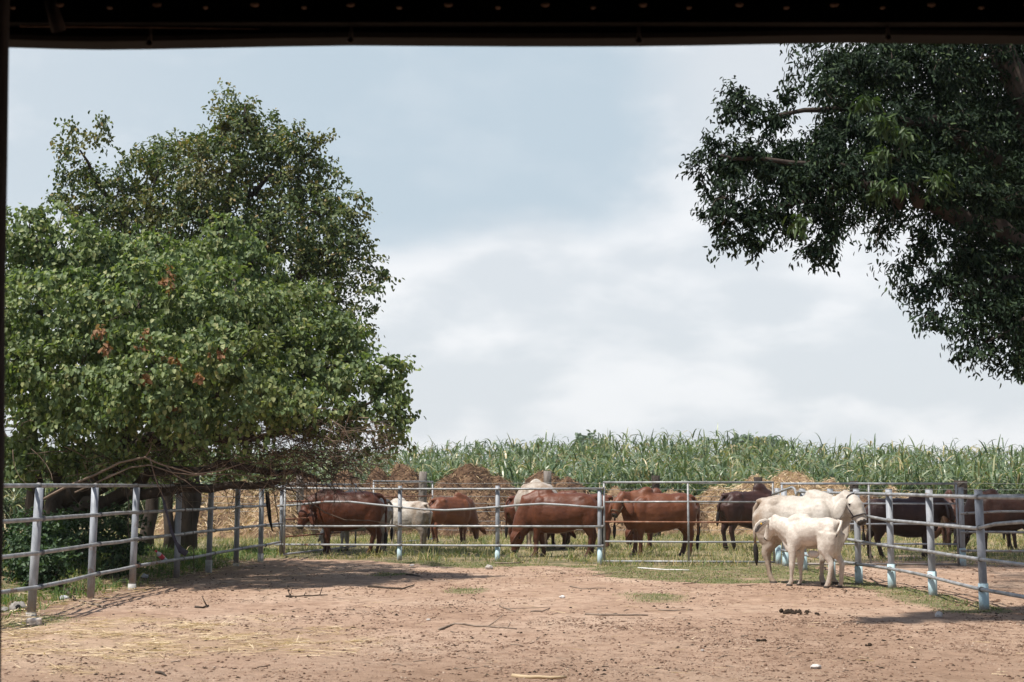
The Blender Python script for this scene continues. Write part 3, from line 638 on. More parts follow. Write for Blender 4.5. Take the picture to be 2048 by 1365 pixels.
# ------------------------------------------------------------------ sugar cane
def cane():
    rs = RS; P = []; 
    for D0, D1, dens in ((51.5, 55, 4.5), (55, 62, 1.9), (62, 75, 1.0), (75, 92, .8), (92, 110, .45)):
        n = int((D1-D0)*(D1*.85+6)*dens); y = rs.uniform(D0, D1, n); x = rs.uniform(-.42, .43, n)*(y+8)
        P.append(np.stack([x, y], 1))
    P = np.concatenate(P); n = len(P)
    g = np.array([gz(a, b) for a, b in P]); H = rs.uniform(2.55, 3.4, n)*(1+.08*np.array([fnoise(a, b, .3, 6) for a, b in P]))
    H *= np.where(P[:, 0] < -4, .93, 1.0)
    H *= 1-.0035*np.clip(P[:, 0]-12, 0, 30)
    nl = np.where(P[:, 1] < 62, 15, 8); idx = np.repeat(np.arange(n), nl); m = len(idx)
    k = rs.uniform(.18, 1.0, m); base = np.zeros((m, 3)); base[:, 0] = P[idx, 0]+rs.normal(0, .06, m); base[:, 1] = P[idx, 1]+rs.normal(0, .06, m)
    topb = H[idx]*.60; base[:, 2] = g[idx]+topb*k
    az = rs.uniform(0, 2*np.pi, m); elev = np.clip(rs.normal(.85+.45*k, .18, m), .3, 1.5)
    A = np.stack([np.cos(az)*np.cos(elev), np.sin(az)*np.cos(elev), np.sin(elev)], 1)
    B = np.stack([-np.sin(az), np.cos(az), np.zeros(m)], 1)
    B = nrm(B+rs.normal(0, .35, B.shape)); Ln = rs.uniform(.9, 1.5, m)*(H[idx]/2.7); dr = np.clip(rs.normal(.80, .33, m)*(1.3-.45*k), .08, 1.4)
    wd = rs.uniform(.04, .08, m)*np.where(P[idx, 1] > 62, 1.4, 1.0)
    root = empty('sugar_cane_field', (0, 52, gz(0, 52)), 'tall green sugar cane field along the whole horizon', 'sugar cane'); root['kind'] = 'stuff'
    dry = (rs.rand(m) < np.where(k < .45, .30, .05))
    blades('leaves', base[~dry], A[~dry], B[~dry], Ln[~dry], wd[~dry], dr[~dry], MAT['cane'], root, 5)
    blades('dry_leaves', base[dry], A[dry], B[dry], Ln[dry]*.85, wd[dry], dr[dry]*1.3, MAT['cane_dry'], root, 5)
    st = P[P[:, 1] < 60]; mb = []; ns = len(st); gg = g[P[:, 1] < 60]; hh = H[P[:, 1] < 60]
    Pb = np.stack([st[:, 0], st[:, 1], gg-.05], 1); A = np.tile([[0, 0, 1.]], (ns, 1))+rs.normal(0, .05, (ns, 3)); B = np.tile([[1., 0, 0]], (ns, 1))
    blades('stalks', Pb, A, B, hh*.8, np.full(ns, .05), np.full(ns, .0), MAT['leaf_under'], root, 2)
cane()
for c_ in [o for o in C.objects if o.name.startswith('sugar_cane_field')]: pass

# ------------------------------------------------------------------ grass, straw and crumbs
def scatter(n, fn, x0, x1, y0, y1, rs):
    out = []
    while len(out) < n:
        x = rs.uniform(x0, x1); y = rs.uniform(y0, y1)
        if rs.rand() < fn(x, y): out.append((x, y, gz(x, y)))
        scatter.k += 1
        if scatter.k > n*60: break
    scatter.k = 0
    return np.array(out)
scatter.k = 0
def grass_obj(name, label, P, h0, h1, w, mat, rs, droop=.5):
    n = len(P); az = rs.uniform(0, 2*np.pi, n); el = rs.uniform(.75, 1.5, n)
    A = np.stack([np.cos(az)*np.cos(el), np.sin(az)*np.cos(el), np.sin(el)], 1); B = np.stack([-np.sin(az), np.cos(az), 0*az], 1)
    B = nrm(B+rs.normal(0, .5, B.shape)); P = P.copy(); P[:, 2] -= .01
    hh = rs.uniform(h0, h1, n)*(1 if h1 < .1 else np.clip(1.1+1.9*np.array([fnoise(a, b, 1.3, 91)+.5*fnoise(a, b, 3.7, 92) for a, b, c in P]), .35, 2.2))
    o = blades(name, P, A, B, hh, rs.uniform(.6, 1.3, n)*w, rs.uniform(0, droop, n), mat, None, 2)
    return tag(o, label, 'grass', kind='stuff')
rs = np.random.RandomState(5)
def gpen(x, y):
    fy = np.interp(x, [-5, 1.8, 5.2], [30.3, 27.2, 27.0]); n = fnoise(x, y, .7, 15)+.6*fnoise(x, y, 2.4, 12)
    return (y > fy-.1)*max(.0, min(1, .5+n*1.5))*(.35 if (x > 5.5 and y < 30) else 1)*(0 if abs(x) > y*.40 else 1)
P = scatter(70000, gpen, -14, 16, 27, 46, rs)
tuft = np.array([fnoise(a, b, 1.1, 33) for a, b, c in P])
dry = rs.rand(len(P)) < .60+.5*tuft
grass_obj('dry_grass', 'mixed dry and green grass covering the pens behind the fences', P[dry], .07, .27, .014, MAT['grass_dry'], rs)
grass_obj('pen_grass', 'green grass tufts in the pens behind the fences', P[~dry], .07, .26, .015, MAT['grass'], rs)
def gyard(x, y):
    if x < leftx(y)+.05: return 0
    fy = np.interp(x, [-5, 1.8, 5.2], [30.3, 27.2, 27.0])
    return 0 if y > fy-.1 else max(0, grass_mask(x, y)-.25)**1.2
P = scatter(34000, gyard, -6, 6.8, 12, 29, rs)
grass_obj('short_grass', 'short green grass at the edge of the dirt yard and along the right fence', P, .02, .075, .011, MAT['grass'], rs, .8)
def gbank(x, y):
    lx = leftx(y); n = fnoise(x, y, .9, 45)
    return (lx-x > .1)*min(1, .55+n)*(.5 if (lx-x) < .6 else 1)*(1 if abs(x) < y*.40 else 0)
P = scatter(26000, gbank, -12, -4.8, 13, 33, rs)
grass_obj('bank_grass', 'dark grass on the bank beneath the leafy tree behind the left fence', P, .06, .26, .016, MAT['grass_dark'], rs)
def lie(P, rs, lo, hi, w, name, mat, label, cat, lift=.012, droop=.08):
    n = len(P); az = rs.normal(0, .8, n)+np.where(rs.rand(n) < .5, 0, np.pi); el = rs.normal(.02, .07, n)
    A = np.stack([np.cos(az)*np.cos(el), np.sin(az)*np.cos(el), np.sin(el)], 1); B = nrm(np.stack([-np.sin(az), np.cos(az), rs.normal(0, .4, n)], 1))
    Q = P.copy(); Q[:, 2] += lift; o = blades(name, Q, A, B, rs.uniform(lo, hi, n), rs.uniform(.6, 1.4, n)*w, rs.uniform(-droop, droop, n)*.5, mat, None, 3)
    return tag(o, label, cat, kind='stuff')
P = scatter(3400, lambda x, y: (max(0, straw_mask(x, y)-.12)*max(0, .35+1.5*fnoise(x, y, 1.9, 61)))*(x > -5.9), -6, 0, 10.8, 18.5, rs)
lie(P, rs, .04, .36, .0065, 'loose_straw', MAT['straw'], 'loose yellow straw strewn over the dirt at the lower left', 'straw')
P = scatter(420, lambda x, y: .5+.5*fnoise(x, y, .8, 3), -5, 5.5, 11, 27, rs)
lie(P, rs, .04, .30, .006, 'scattered_stalks', MAT['straw'], 'thin pale stalks scattered over the whole dirt yard', 'straw')
P = scatter(1500, lambda x, y: (leftx(y)-x > -.4)*(leftx(y)-x < 1.3)*(.3+fnoise(x, y, 1.5, 8)+.3), -8, -4.6, 14, 29, rs)
lie(P, rs, .06, .35, .010, 'bank_litter', MAT['straw'], 'dry stalk litter at the foot of the left fence', 'litter', .03, .5)
def crumbs(n, fn, smin, smax, name, mat, label, rs, x0=-6, x1=6.6, y0=10.8, y1=27.5, cat='dirt clods'):
    P = scatter(n, fn, x0, x1, y0, y1, rs); n = len(P)
    o6 = np.array([[1, 0, 0], [0, 1, 0], [-1, 0, 0], [0, -1, 0], [0, 0, 1], [0, 0, -.6]], float)
    tr = np.array([[0, 1, 4], [1, 2, 4], [2, 3, 4], [3, 0, 4], [1, 0, 5], [2, 1, 5], [3, 2, 5], [0, 3, 5]])
    s = smin+(smax-smin)*rs.rand(n)**3.0
    V = o6[None]*(1+rs.normal(0, .25, (n, 6, 1)))*s[:, None, None]*np.stack([rs.uniform(.7, 1.7, n), rs.uniform(.7, 1.3, n), rs.uniform(.35, .7, n)], 1)[:, None, :]
    az = rs.uniform(0, 6.28, n); c, s_ = np.cos(az), np.sin(az); X = V[..., 0]*c[:, None]-V[..., 1]*s_[:, None]; Y = V[..., 0]*s_[:, None]+V[..., 1]*c[:, None]
    V = np.stack([X, Y, V[..., 2]], -1)+P[:, None, :]
    Fq = (np.arange(n)[:, None, None]*6+tr[None]).reshape(-1, 3)
    o = fast_mesh(name, V, Fq, mat, None, False, 3); return tag(o, label, cat, kind='stuff')
def cl_fn(x, y):
    return max(.04, min(1, .30+1.3*fnoise(x, y, .55, 71)+.8*fnoise(x, y, 2.2, 72)+.5*sm(0, 5, x)*sm(17, 12, y)))*(x > -5.8)*(x < rightx(y)+(2 if y < 27 else 0))
crumbs(30000, cl_fn, .003, .022, 'dirt_clods', MAT['clod'], 'small brown dirt crumbs scattered over the yard', rs)
crumbs(2600, lambda x, y: max(0, -.05+1.8*fnoise(x, y, .8, 81))*(x > -5.5), .005, .026, 'manure_crumbs', MAT['dung'], 'dark crumbled manure lying in patches over the dirt', rs, cat='manure crumbs')
crumbs(26000, lambda x, y: max(.05, .35+1.2*fnoise(x, y, .7, 55)+.5*fnoise(x, y, 2.6, 56))*(.4+.12*max(0, x+3)), .003, .017, 'fine_crumbs', MAT['clod'], 'fine brown crumbs thick on the nearest soil of the yard', rs, -5, 5.6, 10.6, 16.5)
crumbs(3000, lambda x, y: (x > 5.4)*(.4+fnoise(x, y, .9, 3)), .006, .04, 'pen_dirt_clods', MAT['clod'], 'brown dirt crumbs in the pen beyond the right fence', rs, 5.4, 12, 14, 30)

# ------------------------------------------------------------------ trees
def lobes_world(L):
    """(px, py, rx_px, ry_px, D) -> centre, radii in metres"""
    out = []
    for l in L:
        px, py, rx, ry, D = l[:5]; k = l[5] if len(l) > 5 else 1.0
        out.append((at(px, py, D), Vector((rx/F*D, max(rx, ry)/F*D*.85, ry/F*D)), k))
    return out
def clusters(lw, dens, rs, inner=.25):
    Cn, Nn = [], []
    for c, r, k in lw:
        area = 4*math.pi*((r.x*r.y+r.y*r.z+r.x*r.z)/3); n = max(6, int(area*dens*k))
        d = nrm(rs.normal(0, 1, (n, 3))); rad = np.where(rs.rand(n) < inner, rs.uniform(.3, .85, n), rs.uniform(.84, 1.04, n))
        wob_ = 1+.13*np.array([fnoise(q[0]*2+c.x, q[1]*2+c.z, 1.3, q[2]*2) for q in d])
        p = np.array(c)[None]+d*np.array(r)[None]*(rad*wob_)[:, None]
        nz = np.array([fnoise(q[0]*1.0+q[1]*.3, q[2]*1.5, 1.25, q[1]*1.0+4) for q in p]); p += d*(nz*.46*min(1., r.x))[:, None]
        kp = (nz > -.13) | (rad < .8) | (r.x < .33) | (rs.rand(n) < .25); p, d = p[kp], d[kp]
        Cn.append(p); Nn.append(nrm(d*np.array([1/r.x, 1/r.y, 1/r.z])[None]))
    return np.concatenate(Cn), np.concatenate(Nn)
def crown(name, lw, dens, per, L, Wd, spread, mat, parent, rs, droop=.6, shape='broad', inner=.25, hang=.25, zmin=1.0, clipf=None):
    c, n = clusters(lw, dens, rs, inner)
    keep = c[:, 2] > zmin
    if clipf is not None: keep &= clipf(c)
    c, n = c[keep], n[keep]; m = len(c)
    idx = np.repeat(np.arange(m), per); N_ = len(idx); t = rs.rand(N_)
    ax = nrm(n+rs.normal(0, .45, n.shape)+np.array([0, 0, -.12]))        # twig direction per cluster
    P = c[idx]+ax[idx]*((t-.45)*spread*2.0)[:, None]+np.clip(rs.normal(0, spread*.36, (N_, 3)), -spread*.75, spread*.75)*np.array([1, 1, .62])
    P[:, 2] -= hang*spread*(t**2)*2
    A = ax[idx]*.55+rs.normal(0, .55, (N_, 3)); A[:, 2] -= droop
    Nv = n[idx]*.8+np.array([0, 0, .7])+rs.normal(0, .45, (N_, 3))
    leaves('crown' if name is None else name, P, A, Nv, rs.uniform(.65, 1.25, N_)*L, rs.uniform(.75, 1.2, N_)*Wd, mat, parent, .16, shape)
    return c, n, ax
def twigs(c, n, ax, lw, parent, mat, rs, frac, r0=.012, name='twigs', ln=.5):
    mb = MB(); pick = rs.rand(len(c)) < frac
    cents = np.array([list(q[0]) for q in lw])
    for p, nn, a in zip(c[pick], n[pick], ax[pick]):
        j = np.argmin(((cents-p)**2).sum(1)); q = cents[j]; s = p+(q-p)*min(1, ln/max(.01, np.linalg.norm(q-p))*1.6)
        mid = (s+p)/2+rs.normal(0, .05, 3); e = p+a*.18
        mb.tube([s, mid, p, e], [r0, r0*.75, r0*.45, r0*.25], 4, cap=False)
    return mb.build(name, mat, parent)
def limb(mb, pts, r0, r1, n=9, jit=.05, rs=RS):
    pts = [Vector(p) for p in pts]; out = []
    for a, b in zip(pts[:-1], pts[1:]):
        for k in range(3): out.append(a.lerp(b, k/3)+(Vector(rs.normal(0, jit, 3)) if (k or out) else Vector()))
    out.append(pts[-1]); m = len(out)
    mb.tube(out, [r0+(r1-r0)*(i/(m-1))**.8 for i in range(m)], n)
def flat(px, D, z): a, e = ray(px, 900); return Vector((a*D, D, z))

# taller tree standing behind
rs = np.random.RandomState(41)
def rear_tree():
    b = flat(375, 32.5, gz(flat(375, 32.5, 0).x, 32.5)); root = empty('shade_tree', b, 'taller dark leafy tree rising behind the low broad one at the left', 'tree')
    L = [(482, 222, 48, 46, 31), (515, 262, 55, 60, 31.3), (455, 285, 62, 55, 30.5), (560, 290, 48, 45, 31), (355, 300, 55, 46, 31, .9), (300, 330, 48, 48, 31.5, .9),
         (400, 350, 90, 80, 30), (500, 370, 100, 90, 31), (600, 350, 62, 60, 30.4), (590, 262, 22, 22, 30, .8), (618, 300, 30, 28, 30, .8), (240, 380, 95, 75, 31, .9),
         (175, 350, 48, 40, 30.5, .8), (150, 425, 48, 45, 30.5, .9), (300, 440, 120, 80, 31), (440, 450, 120, 90, 30.5), (570, 450, 100, 90, 30.5), (650, 425, 62, 60, 29.8, .9),
         (700, 455, 42, 46, 29.5, .8), (715, 400, 20, 18, 29.5, .8), (620, 510, 80, 52, 30.5), (690, 500, 48, 40, 29.5, .8), (735, 530, 30, 32, 29.3, .7), (770, 548, 24, 18, 29.2, .7),
         (745, 575, 16, 18, 29.2, .7), (650, 560, 60, 40, 30, .8), (680, 600, 50, 50, 30, .8), (560, 560, 60, 50, 31), (450, 560, 120, 80, 31.5), (280, 560, 130, 90, 31.5),
         (700, 660, 45, 50, 29.5, .7), (610, 310, 26, 24, 30), (648, 275, 16, 7, 30, .8), (672, 345, 14, 14, 30, .7), (180, 280, 50, 20, 30.3, .5), (145, 262, 26, 12, 30.3, .55), (205, 250, 10, 14, 30.3, .7), (135, 300, 18, 22, 30.3, .45), (125, 350, 18, 14, 30.3, .5), (130, 390, 22, 16, 30.3, .6)]
    lw = lobes_world(L)
    c, n, ax = crown(None, lw, 15.0, 22, .088, .058, .20, MAT['leaf_rear'], root, rs, .55, 'broad', .28)
    twigs(c, n, ax, lw, root, MAT['twig_dark'], rs, .14, .013, 'twigs', .6)
    mb = MB(); x, y = b.x, b.y; z0 = b.z-.2
    limb(mb, [(x, y, z0), (x+.05, y, 2.0), (x-.1, y-.2, 3.6), at(430, 480, 31)], .30, .16, 12)
    limb(mb, [at(430, 480, 31), at(470, 330, 31), at(490, 215, 31)], .15, .03)
    limb(mb, [(x-.1, y-.2, 3.4), at(300, 560, 31), at(220, 400, 31), at(160, 300, 30.4)], .15, .02)
    limb(mb, [(x, y, 3.0), at(560, 600, 31), at(640, 500, 30.3), at(740, 520, 29.4)], .14, .02)
    limb(mb, [at(470, 400, 31), at(580, 340, 30.6), at(640, 285, 30)], .08, .015)
    limb(mb, [at(640, 540, 30.3), at(700, 480, 29.8), at(715, 400, 29.5)], .05, .012)
    limb(mb, [at(300, 560, 31), at(300, 430, 31), at(330, 310, 31)], .09, .02)
    b2 = flat(300, 31.5, 0); limb(mb, [(b2.x, b2.y, gz(b2.x, b2.y)-.2), (b2.x+.05, b2.y, 1.6), (b2.x+.3, b2.y, 3.2), at(330, 600, 31)], .17, .09, 10)
    b3 = flat(338, 32.2, 0); limb(mb, [(b3.x, b3.y, gz(b3.x, b3.y)-.2), (b3.x, b3.y, 1.5), (b3.x-.2, b3.y, 3.4)], .13, .08, 10)
    mb.build('trunk', MAT['bark'], root)
rear_tree()

def front_tree():
    b = flat(95, 24.5, 0); b.z = gz(b.x, b.y); root = empty('shade_tree', b, 'low broad light green tree spreading over the left fence, dead twigs hanging below', 'tree')
    L = [(55, 470, 55, 50, 23, .9), (110, 500, 90, 75, 23.5), (25, 560, 60, 90, 23), (190, 530, 80, 65, 23.5), (290, 505, 80, 60, 24), (360, 545, 90, 75, 23.5), (445, 478, 62, 50, 24.2), (500, 530, 55, 60, 24.2, .9),
         (130, 640, 120, 95, 22.3), (270, 620, 120, 95, 22.0), (420, 620, 130, 90, 22.3), (540, 640, 95, 80, 23), (615, 620, 60, 62, 23.6), (660, 690, 75, 60, 23.4), (600, 720, 100, 75, 22.6),
         (40, 720, 90, 90, 22), (160, 750, 110, 75, 21.6), (310, 740, 120, 85, 21.2), (460, 740, 120, 85, 21.4), (560, 790, 100, 55, 21.8), (690, 760, 80, 55, 22.8), (755, 745, 52, 40, 23), (795, 775, 32, 30, 23, .9),
         (60, 830, 70, 70, 22, .9), (50, 900, 70, 45, 22.6, .6), (160, 915, 80, 34, 23, .55), (270, 900, 70, 30, 23.5, .5), (150, 850, 80, 50, 21.8, .8), (240, 830, 70, 45, 21.5, .8), (380, 815, 90, 42, 21.2, .9), (500, 825, 80, 34, 21.2, .8), (640, 830, 90, 40, 22.4, .9), (740, 825, 62, 34, 22.8, .9),
         (800, 840, 26, 26, 23, .7), (770, 880, 40, 22, 23.4, .5), (690, 880, 60, 24, 23.4, .5), (300, 620, 220, 120, 26, .6), (500, 700, 200, 120, 26, .6), (150, 700, 180, 130, 26, .6), (300, 800, 260, 70, 25, .5), (560, 600, 60, 36, 24, .8), (40, 930, 55, 60, 23, .5)]
    L += [(50, 935, 70, 34, 22.4, .6), (150, 935, 80, 26, 22.6, .55), (250, 915, 60, 26, 22.8, .5), (330, 925, 90, 34, 28, .6), (480, 915, 80, 34, 28, .6), (180, 950, 100, 40, 28, .7), (60, 930, 90, 50, 25.5, .6), (190, 930, 90, 40, 25.8, .6), (290, 900, 90, 40, 26, .6), (420, 880, 100, 34, 26, .6), (-90, 560, 110, 110, 23.5, .3), (-100, 760, 120, 120, 22.8, .3), (-230, 700, 140, 150, 24, .25), (-60, 640, 140, 120, 26.5, .3), (60, 560, 140, 100, 27, .3)]
    lw = lobes_world(L)
    c, n, ax = crown(None, lw, 21.0, 22, .082, .066, .165, MAT['leaf_front'], root, rs, .95, 'broad', .2, zmin=1.7)
    twigs(c, n, ax, lw, root, MAT['twig_dark'], rs, .10, .010, 'twigs', .5)
    # browned dead sprays
    D = [(200, 660, 20, 13, 20.7), (215, 690, 12, 12, 20.7), (290, 672, 7, 22, 20.7), (345, 722, 14, 6, 20.4), (402, 752, 14, 4, 20.3), (435, 705, 9, 9, 20.5), (285, 752, 9, 11, 20.4), (335, 560, 8, 28, 21.4), (345, 822, 16, 10, 20.8), (280, 700, 8, 8, 20.6)]
    crown('dead_leaves', lobes_world(D), 45, 4, .085, .05, .06, MAT['leaf_dead'], root, rs, .7, 'broad', .4)
    mb = MB(); x, y = b.x, b.y; z0 = b.z-.2
    limb(mb, [(x, y, z0), (x+.3, y-.2, 1.2), at(200, 960, 24), at(300, 880, 23.5), at(420, 760, 23)], .30, .10, 12)
    limb(mb, [(x-.2, y+.2, z0), (x-.2, y, 1.4), at(60, 800, 24), at(80, 620, 23.5)], .22, .06, 10)
    limb(mb, [(x+.5, y-.2, 1.05), at(180, 1000, 23.6), at(280, 985, 23), at(420, 975, 23), at(560, 962, 23)], .15, .05, 10)
    limb(mb, [at(200, 1010, 23.8), at(300, 940, 23), at(450, 930, 23), at(600, 955, 23.4), at(640, 962, 23.5)], .11, .03, 9)
    limb(mb, [at(300, 880, 23.5), at(460, 880, 23), at(620, 860, 23), at(750, 800, 23)], .10, .02)
    limb(mb, [at(250, 920, 23.6), at(250, 760, 22.5), at(280, 600, 22.5)], .10, .03)
    limb(mb, [at(420, 760, 23), at(480, 640, 23), at(470, 500, 24)], .07, .015)
    limb(mb, [at(380, 800, 23), at(560, 760, 22.8), at(700, 720, 23)], .06, .015)
    limb(mb, [at(120, 960, 24.2), at(60, 900, 23.6), at(0, 860, 23.4)], .12, .05)
    mb.build('trunk', MAT['bark'], root)
    # bare tangle under the crown
    r2 = np.random.RandomState(77); tw = MB(); td = MB()
    for i in range(1400):
        px = (r2.uniform(300, 790) if r2.rand() < .35 else min(770, r2.normal(610, 90))) if r2.rand() < .86 else r2.uniform(20, 320); lo = np.interp(px, [20, 300, 500, 640, 720, 800], [960, 975, 975, 970, 955, 890]); py = r2.uniform(835, lo); D = r2.uniform(21.6, 24.2)
        p = at(px, py, D); d = Vector((r2.normal(.35, .8), r2.normal(0, .6), r2.normal(-.12, .35))).normalized(); pts = [p]; ln = r2.uniform(.25, .9)*(.55 if px > 700 else 1)
        for k in range(4):
            d = (d+Vector(r2.normal(0, .28, 3))+Vector((0, 0, -.05))).normalized(); pts.append(pts[-1]+d*ln/4)
        rr_ = r2.uniform(.003, .0085); (tw if r2.rand() < .45 else td).tube(pts, [rr_, rr_*.9, rr_*.7, rr_*.5, rr_*.3], 4, cap=False)
        if r2.rand() < .5:
            q = pts[2]; d2 = (d+Vector(r2.normal(0, .8, 3))).normalized(); (tw if r2.rand() < .5 else td).tube([q, q+d2*ln*.25, q+d2*ln*.4+Vector((0, 0, -.05))], [rr_*.6, rr_*.4, rr_*.2], 4, cap=False)
    for path, r0 in (([(75, 1005), (130, 975), (190, 950), (240, 925), (290, 914), (320, 928), (390, 948), (440, 942), (490, 925)], .022), ([(290, 916), (300, 900), (303, 888)], .012), ([(300, 914), (306, 940), (316, 972), (330, 1000)], .012),
                     ([(330, 930), (350, 950), (372, 962), (400, 985), (430, 1000)], .010), ([(150, 985), (260, 935), (300, 930), (345, 945), (390, 950), (470, 948), (530, 955)], .014)):
        pts = [at(a, b_, 21.4) for a, b_ in path]; m = len(pts); tw.tube(pts, [r0*(1-.7*i/m) for i in range(m)], 6)
    for path, r0, D in (([(555, 975), (590, 982), (620, 1003), (650, 1025), (690, 1040), (740, 1041), (790, 1050), (840, 1060), (870, 1090)][:8], .013, 26.5), ([(570, 975), (596, 985), (594, 1020), (600, 1036), (612, 1040), (622, 1022), (616, 1000)], .007, 26.0),
                        ([(633, 950), (634, 985), (630, 1008), (618, 1020)], .008, 26.0), ([(385, 975), (386, 1050), (388, 1140)], .008, 22.4), ([(252, 975), (258, 1010), (256, 1060), (266, 1110), (268, 1125)], .010, 21.9),
                        ([(545, 968), (552, 1010), (560, 1060), (567, 1108)], .011, 27.4), ([(350, 975), (368, 1000), (372, 1020), (362, 1040)], .008, 22.3), ([(480, 968), (520, 975), (528, 985), (518, 1000)], .008, 24), ([(770, 900), (785, 940), (790, 975), (782, 1010)], .004, 25),
                        ([(640, 905), (680, 925), (730, 935), (770, 960), (800, 1000)], .006, 24.5), ([(700, 905), (760, 930), (790, 960)], .004, 24.3), ([(600, 900), (650, 925), (700, 960), (735, 995)], .006, 24.3)):
        pts = [at(a, b_, D) for a, b_ in path]; m = len(pts); (tw if r0 > .0105 else td).tube(pts, [r0*(1-.5*i/m) for i in range(m)], 6)
    tw.build('dead_twigs', MAT['twig'], root); td.build('bare_twigs', MAT['twig_dark'], root)
front_tree()

def right_tree():
    b = flat(2500, 17.5, 0); b.x = 9.0; root = empty('shade_tree', b, 'large dark tree arching in from the right edge under the roof', 'tree')
    L = [(1490, 215, 42, 40, 15.5, .9), (1540, 240, 40, 38, 15.8, .9), (1470, 180, 24, 20, 15.5, .8), (1570, 205, 26, 22, 15.7, .8), (1640, 175, 30, 28, 15.6, .9), (1700, 150, 55, 50, 16), (1660, 115, 26, 22, 16, .9), (1780, 130, 60, 55, 16), (1870, 130, 70, 60, 16), (1960, 120, 60, 60, 16.5), (2060, 100, 80, 70, 17),
         (1420, 300, 34, 30, 15, .9), (1400, 345, 22, 26, 15, .8), (1470, 320, 55, 42, 15, .95), (1540, 330, 60, 50, 15.3), (1620, 290, 62, 60, 15.5), (1700, 260, 75, 70, 15.6), (1790, 260, 80, 80, 15.8), (1880, 260, 85, 85, 16), (1980, 260, 90, 90, 16.5), (2080, 280, 90, 110, 17),
         (1440, 390, 40, 36, 14.8, .85), (1500, 400, 46, 40, 14.8, .85), (1450, 440, 32, 24, 14.8, .75), (1440, 485, 26, 14, 14.8, .45), (1515, 490, 20, 10, 14.8, .45), (1520, 450, 34, 24, 14.9, .7), (1580, 380, 52, 44, 15, .9), (1640, 360, 60, 48, 15, .9), (1650, 430, 34, 36, 15, .8), (1655, 485, 30, 24, 15, .8), (1620, 500, 12, 14, 15, .5),
         (1560, 430, 40, 30, 15, .8), (1480, 450, 40, 26, 14.9, .7), (1590, 460, 22, 22, 15, .6), (1680, 440, 30, 40, 15, .85), (1640, 505, 18, 12, 15, .6), (1710, 350, 60, 40, 15.1, .9), (1745, 400, 26, 28, 15.2, .7), (1755, 460, 10, 24, 15.2, .6), (1790, 350, 56, 36, 15.2, .9), (1790, 430, 14, 10, 15.2, .4), (1860, 355, 60, 48, 15.3, .9), (1870, 420, 30, 40, 15.5, .8), (1930, 380, 60, 60, 15.6), (2010, 400, 70, 80, 16), (2090, 440, 80, 100, 16.5),
         (1840, 490, 36, 30, 15.4, .7), (1820, 530, 24, 26, 15.2, .65), (1830, 580, 26, 22, 15.2, .65), (1880, 560, 40, 36, 15.2, .75), (1935, 500, 50, 50, 15.5, .85), (1940, 580, 44, 40, 15.2, .8), (2000, 540, 60, 60, 15.6, .9), (1870, 630, 34, 26, 15, .7), (1940, 660, 36, 34, 15, .8), (1950, 700, 26, 20, 15, .7), (2000, 640, 50, 46, 15.2, .85), (2010, 710, 34, 24, 15.1, .75), (2050, 600, 60, 80, 15.8), (2055, 740, 20, 26, 15.1, .6), (2060, 700, 30, 44, 15.2, .7), (2110, 640, 60, 100, 16)]
    lw = lobes_world([l_[:5]+(max(l_[5], .85) if len(l_) > 5 and l_[5] > .5 else (l_[5] if len(l_) > 5 else 1.),) for l_ in L])
    lw += [(c_+Vector((.15, r_.y*1.3, .1)), r_*.9, k_*.6) for c_, r_, k_ in lw if r_.x > .24]
    c, n, ax = crown(None, lw, 40.0, 32, .068, .026, .12, MAT['leaf_right'], root, rs, .62, 'long', .25, zmin=1.6)
    # unseen bulk of the crown round the trunk, above the roof edge and to the right (it shades the pens)
    big = [(Vector((8.6, 17.5, 6.2)), Vector((2.6, 3.0, 2.2)), 1), (Vector((11.5, 19, 6.5)), Vector((3.5, 4, 2.6)), 1), (Vector((6.5, 19, 7.6)), Vector((2.6, 3.5, 1.6)), 1), (Vector((9, 22.5, 6.2)), Vector((3.4, 3.2, 2.0)), 1), (Vector((12.5, 25, 6.2)), Vector((4.0, 3.6, 2.0)), 1), (Vector((9.5, 14.5, 6.6)), Vector((3.2, 2.6, 1.9)), 1), (Vector((10, 12, 6.2)), Vector((3.0, 2.2, 1.6)), 1), (Vector((16, 20, 6.4)), Vector((4, 5, 2.4)), 1)]
    crown('outer_crown', big, 9.0, 26, .10, .036, .24, MAT['leaf_right'], root, rs, .8, 'long', .4)
    top = [(Vector(q), Vector(r_), 1) for q, r_ in (((3.4, 24.6, 12.7), (1.9, 2.0, 1.5)), ((6.2, 24.2, 12.9), (2.3, 2.3, 1.6)), ((5.0, 27.0, 13.2), (2.3, 2.0, 1.4)), ((8.6, 25.5, 12.8), (2.4, 2.6, 1.7)), ((9.5, 22.0, 12.0), (2.6, 2.6, 1.8)), ((7.4, 21.0, 11.2), (2.0, 2.0, 1.5)), ((8.0, 28.5, 13.4), (2.6, 2.0, 1.3)))]  # unseen foliage added above the view to cast shade on the right pens
    crown('upper_crown', top, 7.0, 26, .16, .06, .30, MAT['leaf_right'], root, rs, .8, 'long', .4)
    crown('young_leaves', lobes_world([(1800, 265, 14, 16, 14.9), (1770, 240, 16, 8, 14.8), (1760, 300, 12, 10, 14.8), (1780, 372, 18, 12, 14.8), (1870, 360, 12, 20, 14.9), (1750, 385, 10, 12, 14.9), (1600, 440, 10, 14, 14.7), (1730, 200, 8, 6, 15)]), 40, 14, .11, .032, .10, MAT['leaf_lime'], root, rs, .9, 'long', .5)
    twigs(c, n, ax, lw, root, MAT['twig_dark'], rs, .10, .009, 'twigs', .5)
    mb = MB()
    limb(mb, [(9.0, 17.5, -.2), (8.8, 17.5, 1.6), (8.2, 17.3, 3.2)], .42, .32, 14)
